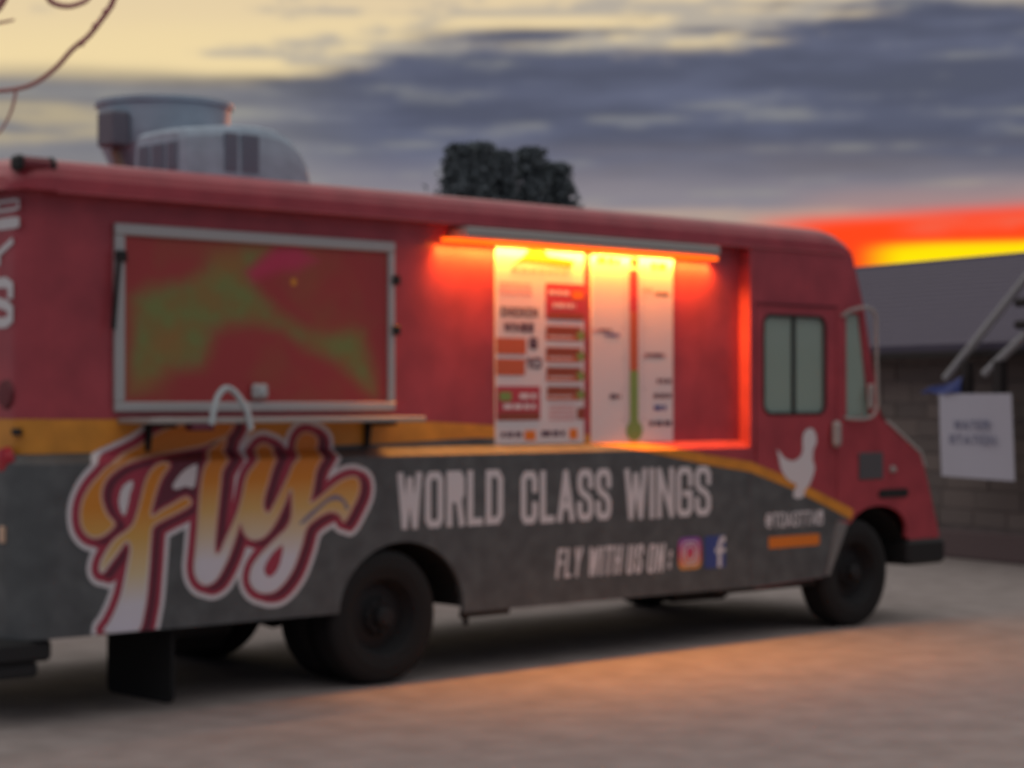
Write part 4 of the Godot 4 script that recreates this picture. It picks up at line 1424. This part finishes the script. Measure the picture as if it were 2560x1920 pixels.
func social_icons() -> void:
	# camera badge: gradient square with a ring
	var st := begin()
	skin(st, round_rect(2532, 533, 2764, 750, 45), 0.003, [[0.53, Color(0.80, 0.42, 0.10)], [0.60, Color(0.76, 0.16, 0.10)], [0.67, Color(0.62, 0.06, 0.22)], [0.75, Color(0.24, 0.10, 0.46)]])
	var badge := obj("camera_badge", st, M.vertex, truck)
	st = begin()
	var out := PackedVector3Array()
	for i in 25:
		var a := TAU * i / 24.0
		out.append(Vector3(2.648 + cos(a) * 0.052, 0.6415 + sin(a) * 0.052, 0.004))
	tube(st, out, 0.007, 0.007, 5)
	out = PackedVector3Array()
	for q in round_rect(2.570, 0.565, 2.726, 0.718, 0.04):
		out.append(Vector3(q.x, q.y, 0.004))
	out.append(out[0])
	tube(st, out, 0.006, 0.006, 5)
	obj("badge_ring", st, M.white, badge)
	st = begin()
	skin(st, rect_mm(2800, 528, 3012, 748), 0.003)
	var f := obj("letter_badge", st, M.print_blue, truck)
	st = begin()
	var line := PackedVector2Array([Vector2(2950, 530), Vector2(2950, 690), Vector2(2975, 722), Vector2(3011, 722)])
	for q in Geometry2D.offset_polyline(line, 19.0, Geometry2D.JOIN_MITER, Geometry2D.END_BUTT):
		skin(st, q, 0.0045)
	skin(st, rect_mm(2905, 630, 3008, 662), 0.005)
	obj("badge_letter", st, M.white, f)

func board(called: String, x0: float, x1: float, y0: float, y1: float, label: String) -> MeshInstance3D:
	var st := begin()
	box(st, Vector3(x0, y0, UPPER_Z + 0.001), Vector3(x1, y1, UPPER_Z + 0.010), 0.002)
	var o := obj(called, st, M.white, truck)
	o.set_meta("label", label)
	return o

func menu_left() -> void:
	var x0 := 0.945
	var x1 := 1.728
	var y1 := 2.668
	var y0 := 1.402
	var o := board("menu_board", x0, x1, y0, y1, "left white menu board with orange price bars under the orange light")
	var L := 0.012
	var rng := RandomNumberGenerator.new()
	rng.seed = 6
	# position on the board: fractions from the left and from the top, to millimetres
	var X := func(f: float) -> float: return (x0 + (x1 - x0) * (f - 35.0) / 680.0) * 1000.0
	var Y := func(f: float) -> float: return (y1 - (y1 - y0) * (f - 60.0) / 1580.0) * 1000.0
	var R := func(a: float, b: float, c: float, d: float) -> PackedVector2Array: return round_rect(X.call(a), Y.call(d), X.call(c), Y.call(b), 12.0, 3)
	var name_mark := PackedVector2Array()
	for q in [[150, 235], [240, 150], [290, 85], [400, 85], [425, 135], [640, 160], [605, 220], [400, 205], [240, 195]]:
		name_mark.append(Vector2(X.call(q[0]), Y.call(q[1])))
	inked_each("menu_heading", [name_mark, R.call(250, 1530, 335, 1610), R.call(595, 1520, 660, 1605)], M.print_orange, L, o)
	var faint := []
	dashes(faint, X.call(150), Y.call(285), X.call(610), Y.call(230), 1, rng)
	dashes(faint, X.call(60), Y.call(470), X.call(310), Y.call(355), 3, rng)
	dashes(faint, X.call(440), Y.call(1460), X.call(640), Y.call(1320), 4, rng)
	small_print("menu_small_print", faint, M.print_pink, L, o)
	for w in [["CHICKEN", 70, 350, 555, 635, 0.014], ["WINGS", 95, 320, 675, 755, 0.014], ["6", 285, 350, 790, 885, 0.020], ["10", 262, 380, 950, 1040, 0.020]]:
		var st := begin()
		write(st, w[0], X.call(w[1]) / 1000, X.call(w[2]) / 1000, Y.call(w[4]) / 1000, Y.call(w[3]) / 1000, w[5], L)
		obj("menu_word", st, M.print_dark, o)
	inked_each("menu_red_panel", [R.call(40, 1180, 370, 1450), R.call(410, 350, 712, 640)], M.print_red, L, o)
	inked_each("menu_price_bar", [R.call(38, 800, 262, 930), R.call(38, 965, 255, 1095), R.call(410, 750, 690, 812), R.call(410, 920, 690, 985), R.call(415, 1080, 690, 1140), R.call(420, 1235, 690, 1292)], M.print_brick, L, o)
	inked_each("menu_dish_picture", [R.call(412, 695, 690, 758), R.call(412, 865, 690, 928), R.call(415, 1025, 690, 1088), R.call(420, 1180, 690, 1243), R.call(430, 585, 710, 640), R.call(55, 1390, 362, 1448), R.call(655, 1350, 714, 1445)], M.print_brown, L + 0.0015, o)
	inked_each("menu_garnish", [R.call(655, 730, 712, 800), R.call(655, 900, 712, 965), R.call(655, 1060, 712, 1125), R.call(655, 1215, 712, 1280), R.call(60, 1225, 150, 1295)], M.print_green, L + 0.003, o)
	inked("menu_cheese", [R.call(615, 405, 705, 470)], M.print_orange, L + 0.003, o)
	var pale := []
	dashes(pale, X.call(435), Y.call(450), X.call(590), Y.call(400), 1, rng)
	dashes(pale, X.call(465), Y.call(555), X.call(640), Y.call(500), 1, rng)
	dashes(pale, X.call(210), Y.call(1290), X.call(350), Y.call(1225), 1, rng)
	dashes(pale, X.call(90), Y.call(1370), X.call(330), Y.call(1310), 1, rng)
	for y in [785, 955, 1113, 1265]:
		dashes(pale, X.call(430), Y.call(y + 8), X.call(620), Y.call(y - 18), 1, rng)
	small_print("menu_pale_print", pale, M.white, L + 0.0032, o)
	var dark := []
	dashes(dark, X.call(75), Y.call(1592), X.call(228), Y.call(1530), 1, rng)
	dashes(dark, X.call(378), Y.call(1592), X.call(560), Y.call(1522), 1, rng)
	small_print("menu_footer", dark, M.print_dark, L, o)

func menu_right() -> void:
	var x0 := 1.792
	var x1 := 2.582
	var y1 := 2.660
	var y0 := 1.402
	var o := board("heat_board", x0, x1, y0, y1, "right white board with a red and green heat thermometer under the orange light")
	var L := 0.012
	var rng := RandomNumberGenerator.new()
	rng.seed = 12
	var X := func(f: float) -> float: return (x0 + (x1 - x0) * (f - 75.0) / 645.0) * 1000.0
	var Y := func(f: float) -> float: return (y1 - (y1 - y0) * (f - 55.0) / 1540.0) * 1000.0
	var R := func(a: float, b: float, c: float, d: float) -> PackedVector2Array: return round_rect(X.call(a), Y.call(d), X.call(c), Y.call(b), 8.0, 3)
	inked("thermometer_red", [R.call(368, 185, 436, 530)], M.print_red, L, o)
	inked("thermometer_orange", [R.call(370, 525, 436, 1015)], M.print_brick, L + 0.0015, o)
	var bulb := PackedVector2Array()
	for i in 24:
		var a := TAU * i / 24.0
		bulb.append(Vector2(X.call(405) + cos(a) * 78.0, Y.call(1500) + sin(a) * 70.0))
	inked("thermometer_green", [R.call(370, 1010, 436, 1450), bulb], M.print_green, L + 0.003, o)
	inked("thermometer_cap", [R.call(375, 85, 440, 150)], M.print_brown, L, o)
	var og := []
	dashes(og, X.call(120), Y.call(155), X.call(300), Y.call(85), 1, rng)
	dashes(og, X.call(540), Y.call(175), X.call(660), Y.call(100), 1, rng)
	small_print("board_heading", og, M.print_orange, L, o)
	var rd := []
	dashes(rd, X.call(480), Y.call(380), X.call(555), Y.call(315), 1, rng)
	dashes(rd, X.call(80), Y.call(725), X.call(190), Y.call(665), 1, rng)
	dashes(rd, X.call(485), Y.call(915), X.call(660), Y.call(855), 1, rng)
	small_print("board_red_print", rd, M.print_pink, L, o)
	var dk := []
	for q in [[575, 345, 690, 400], [500, 855, 640, 905], [585, 1065, 700, 1122], [560, 1185, 700, 1245], [525, 1412, 700, 1475], [215, 1192, 300, 1252], [130, 670, 230, 705]]:
		dashes(dk, X.call(q[0]), Y.call(q[3]), X.call(q[2]), Y.call(q[1]), 1, rng)
	small_print("board_dark_print", dk, M.print_dark, L + 0.0012, o)
	var bl := []
	dashes(bl, X.call(180), Y.call(750), X.call(290), Y.call(700), 1, rng)
	dashes(bl, X.call(560), Y.call(1345), X.call(660), Y.call(1285), 1, rng)
	small_print("board_blue_print", bl, M.print_blue, L + 0.0024, o)
	var ticks := []
	for i in 26:
		var y: float = 160.0 + i * 50.0
		var len := 34.0 if i % 5 == 0 else 18.0
		ticks.append(rect_mm(X.call(345 - len), Y.call(y + 5), X.call(345), Y.call(y)))
		ticks.append(rect_mm(X.call(462), Y.call(y + 5), X.call(462 + len), Y.call(y)))
	small_print("thermometer_ticks", ticks, M.print_dark, L, o)

# ------------------------------------------------------------------ the light bar over the boards
func lamps() -> void:
	var st := begin()
	box(st, Vector3(0.56, 2.672, UPPER_Z + 0.001), Vector3(2.88, 2.738, 0.085), 0.012)
	var bar := obj("awning_bar", st, M.aluminium, truck)
	bar.set_meta("label", "grey awning bar above the two boards with an orange light under it")
	var em := StandardMaterial3D.new()
	em.albedo_color = Color(1.0, 0.5, 0.2)
	em.emission_enabled = true
	em.emission = Color(1.0, 0.36, 0.04)
	em.emission_energy_multiplier = 2.2
	st = begin()
	box(st, Vector3(0.45, 2.648, -0.040), Vector3(2.94, 2.670, 0.006), 0.004)
	var strip := obj("led_strip", st, em, bar)
	strip.set_meta("label", "glowing orange light strip under the awning bar")
	# lensed modules in the strip that throw their light down on the ground before the truck
	for i in 72:
		var s := SpotLight3D.new()
		s.name = "led_spot"
		s.light_color = Color(1.0, 0.655, 0.25)
		s.light_energy = 0.165
		s.light_size = 0.012
		s.spot_angle = 46.0
		s.spot_angle_attenuation = 1.0
		s.spot_range = 20.0
		s.spot_attenuation = 2.0
		s.shadow_enabled = true
		strip.add_child(s, true)
		s.position = Vector3(0.48 + i * 0.0343, 2.644, -0.082)
		s.basis = Basis.looking_at(Vector3(tan(deg_to_rad(lerpf(-10.0, 27.0, i / 71.0))), -1.0, tan(deg_to_rad(6.0))), Vector3.BACK)
	var al := AreaLight3D.new()
	al.name = "led_glow"
	al.light_color = Color(1.0, 0.44, 0.06)
	al.light_energy = 1.9
	al.area_size = Vector2(2.45, 0.016)
	al.shadow_enabled = true
	strip.add_child(al, true)
	al.position = Vector3(1.695, 2.6465, -0.015)
	al.rotation = Vector3(-PI / 2, 0, 0)

# ------------------------------------------------------------------ things by the building
func yard() -> void:
	var b := Vector3(10.63, 0, -3.58)
	var along := Vector3(-0.228, 0, 0.974)
	var out := Vector3(-0.974, 0, -0.228)
	var base := b + out * 0.55
	var f := thing("leaning_frame", "two pale grey inclined rails rising right from dark brackets above the white notice", "frame", base)
	var st := begin()
	for r in [[0.70, 1.91, 2.40, 3.34], [1.28, 1.95, 2.40, 2.69]]:
		st = begin()
		tube(st, PackedVector3Array([along * r[0] + Vector3.UP * r[1], along * r[2] + Vector3.UP * r[3]]), 0.045, 0.045, 10)
		obj("rail", st, M.pole, f)
	for z in [1.02, 1.50]:
		st = begin()
		box(st, Vector3(-0.045, 1.10, -0.045), Vector3(0.045, 1.70, 0.045), 0.01)
		box(st, Vector3(0.0451, 1.45, -0.03), Vector3(0.53, 1.52, 0.03), 0.01)
		var po := obj("post", st, M.wall, f)
		po.position = along * z
		po.rotation.y = deg_to_rad(-13.18)
		st = begin()
		box(st, Vector3(-0.055, 1.701, -0.055), Vector3(0.055, 2.08, 0.055), 0.01)
		obj("post_cap", st, M.eave, po)
	for y in [2.45, 2.67]:
		st = begin()
		tube(st, PackedVector3Array([along * 1.80 + Vector3.UP * (y - 0.02) + out * 0.06, along * 2.40 + Vector3.UP * (y - 0.02) + out * 0.06]), 0.045, 0.045, 8)
		obj("crosspiece", st, M.eave, f)
	st = begin()
	tube(st, PackedVector3Array([along * 2.42, along * 2.42 + Vector3.UP * 3.4]), 0.05, 0.05, 10)
	obj("tall_post", st, M.eave, f)
	var t := thing("blue_tarp", "small blue tarp hung over the lower end of the left pale rail", "tarp", base + Vector3.UP * 1.70)
	st = begin()
	var rows := []
	for i in 6:
		var row := PackedVector3Array()
		for j in 7:
			var u := j / 6.0
			var v := i / 5.0
			row.append(along * lerpf(0.44, 1.02, u) + Vector3.UP * (lerpf(0.09, 0.22, u) * (1.0 - v) + lerpf(0.055, 0.05, u) * v + 0.012 * sin(u * 9.0)) + out * (0.05 + 0.05 * v + 0.02 * sin(u * 7.0 + v * 3.0)))
		rows.append(row)
	loft(st, rows, false, Vector3(0.5, -1.0, 0))
	obj("cloth", st, M.tarp, t)

# ------------------------------------------------------------------ vegetation
func trees() -> void:
	var tops := [Vector3(43.96, 11.59, -49.49), Vector3(45.25, 11.78, -49.65), Vector3(46.47, 11.62, -49.89), Vector3(48.03, 11.84, -49.81), Vector3(49.51, 11.34, -49.81)]
	var wide := [1.15, 0.40, 1.05, 1.15, 1.1]
	var labels := ["dark evergreen tree behind the truck, leftmost of the clump", "dark slender evergreen spike behind the truck, second from the left of the clump", "dark round topped evergreen in the middle of the clump behind the truck", "dark pointed evergreen right of the middle in the clump behind the truck", "dark lower evergreen at the right end of the clump behind the truck"]
	var leaf := SurfaceTool.new()
	leaf.begin(Mesh.PRIMITIVE_TRIANGLES)
	for q in 3:
		var a := TAU * q / 3.0
		var d := Vector3(cos(a), 0.35, sin(a)) * 0.16
		var e := Vector3(-sin(a), 0.2, cos(a)) * 0.07
		var n := d.cross(e).normalized()
		tri(leaf, e, -e, d, n)
	var lm := leaf.commit()
	for i in 5:
		var rng := RandomNumberGenerator.new()
		rng.seed = 100 + i
		var top: Vector3 = tops[i]
		var t := thing("evergreen_tree", labels[i], "tree", Vector3(top.x, 0, top.z), "evergreen trees behind the truck")
		var st := begin()
		tube(st, PackedVector3Array([Vector3.ZERO, Vector3(0.1, top.y * 0.4, 0.05), Vector3(0, top.y * 0.95, 0)]), 0.30, 0.03, 8)
		obj("trunk", st, M.bark, t)
		st = begin()
		var spots := []
		var limbs := 80
		for k in limbs:
			var down := pow(rng.randf(), 1.4) * 0.62 * top.y
			var ang := rng.randf() * TAU
			var r: float = wide[i] * (0.10 + 0.95 * (1.0 - exp(-down / 2.3))) * rng.randf_range(0.45, 1.15)
			var from := Vector3(0, top.y - down - 0.35 * r, 0)
			var to := Vector3(cos(ang) * r, top.y - down + 0.35 * r, sin(ang) * r)
			tube(st, PackedVector3Array([from, from.lerp(to, 0.6) + Vector3(0, -0.05, 0), to]), 0.05, 0.012, 5)
			spots.append([from, to])
		obj("limb", st, M.bark, t)
		var places := []
		for s in spots:
			for k in 52:
				var u := sqrt(rng.randf())
				var p: Vector3 = (s[0] as Vector3).lerp(s[1], u)
				p += Vector3(rng.randfn(0, 0.18), rng.randfn(0, 0.28), rng.randfn(0, 0.18)) * (0.6 + 0.5 * u)
				if p.y > top.y:
					p.y = top.y - rng.randf() * 0.3
				places.append(p)
		for k in 90:
			var h := rng.randf() * 1.2
			places.append(Vector3(rng.randfn(0, 0.04 + 0.12 * h), top.y - h, rng.randfn(0, 0.04 + 0.12 * h)))
		st = begin()
		for k in places.size():
			var bs := Basis.from_euler(Vector3(rng.randf() * TAU, rng.randf() * TAU, rng.randf() * TAU)).scaled(Vector3.ONE * rng.randf_range(0.7, 1.5))
			st.append_from(lm, 0, Transform3D(bs, places[k]))
		obj("crown", st, M.leaf, t)
	# bare tree beside the camera whose drooping twigs reach into the top left corner
	var bt := thing("bare_tree", "bare reddish twigs of a leafless tree drooping into the top left corner", "tree", Vector3(-5.25, 0.0, 4.16))
	var o := bt.position
	var st := begin()
	var tr := PackedVector3Array([Vector3.ZERO, (Vector3(-5.12, 2.63, 4.28) - o) + Vector3(-0.05, 0, 0.05), Vector3(-5.18, 3.24, 4.23) - o])
	tube(st, tr, 0.10, 0.03, 10)
	obj("trunk", st, M.bark, bt)
	var sizes := [[0.0085, 0.0055], [0.004, 0.003], [0.009, 0.006], [0.003, 0.006], [0.010, 0.012]]
	var all := [[-4.676, 2.857, 4.693, -4.694, 2.776, 4.663, -4.707, 2.715, 4.637, -4.720, 2.680, 4.612, -4.741, 2.636, 4.579, -4.766, 2.604, 4.542, -4.791, 2.560, 4.506, -4.820, 2.525, 4.465, -4.846, 2.508, 4.427, -4.884, 2.501, 4.379, -4.949, 2.500, 4.305, -5.046, 2.542, 4.202], [-4.859, 2.505, 4.415, -4.861, 2.460, 4.400, -4.867, 2.424, 4.380, -4.878, 2.393, 4.357, -4.901, 2.363, 4.322], [-4.982, 2.822, 4.683, -4.948, 2.744, 4.701, -4.929, 2.694, 4.704, -4.912, 2.680, 4.707, -4.884, 2.676, 4.719, -4.857, 2.684, 4.730, -4.833, 2.702, 4.739, -4.806, 2.757, 4.750], [-4.854, 2.691, 4.393, -4.874, 2.686, 4.360, -4.916, 2.682, 4.308, -5.021, 2.727, 4.198], [-5.017, 2.702, 4.650, -5.021, 2.680, 4.633, -5.039, 2.661, 4.603, -5.122, 2.688, 4.512]]
	for i in all.size():
		var pts := curve(all[i], 4)
		for k in pts.size():
			pts[k] -= o
		st = begin()
		tube(st, pts, sizes[i][0], sizes[i][1], 7)
		# buds along the twig
		if i == 0:
			for k in [9, 13, 17]:
				var p := pts[k]
				tube(st, PackedVector3Array([p + Vector3(-0.012, -0.012, 0), p, p + Vector3(0.014, 0.014, 0)]), 0.010, 0.005, 6)
		# limb that carries the twig from the trunk
		var e := pts[0] if i in [0, 2] else pts[pts.size() - 1]
		if i != 1:
			var j := tr[1].lerp(tr[2], clampf((e.y - tr[1].y) / maxf(tr[2].y - tr[1].y, 0.1) - 0.1, 0.05, 0.95))
			tube(st, PackedVector3Array([j, j.lerp(e, 0.5) + Vector3(0, 0.06, 0), e]), 0.016, sizes[i][0 if i in [0, 2] else 1], 7)
		obj("twig", st, M.twig, bt)
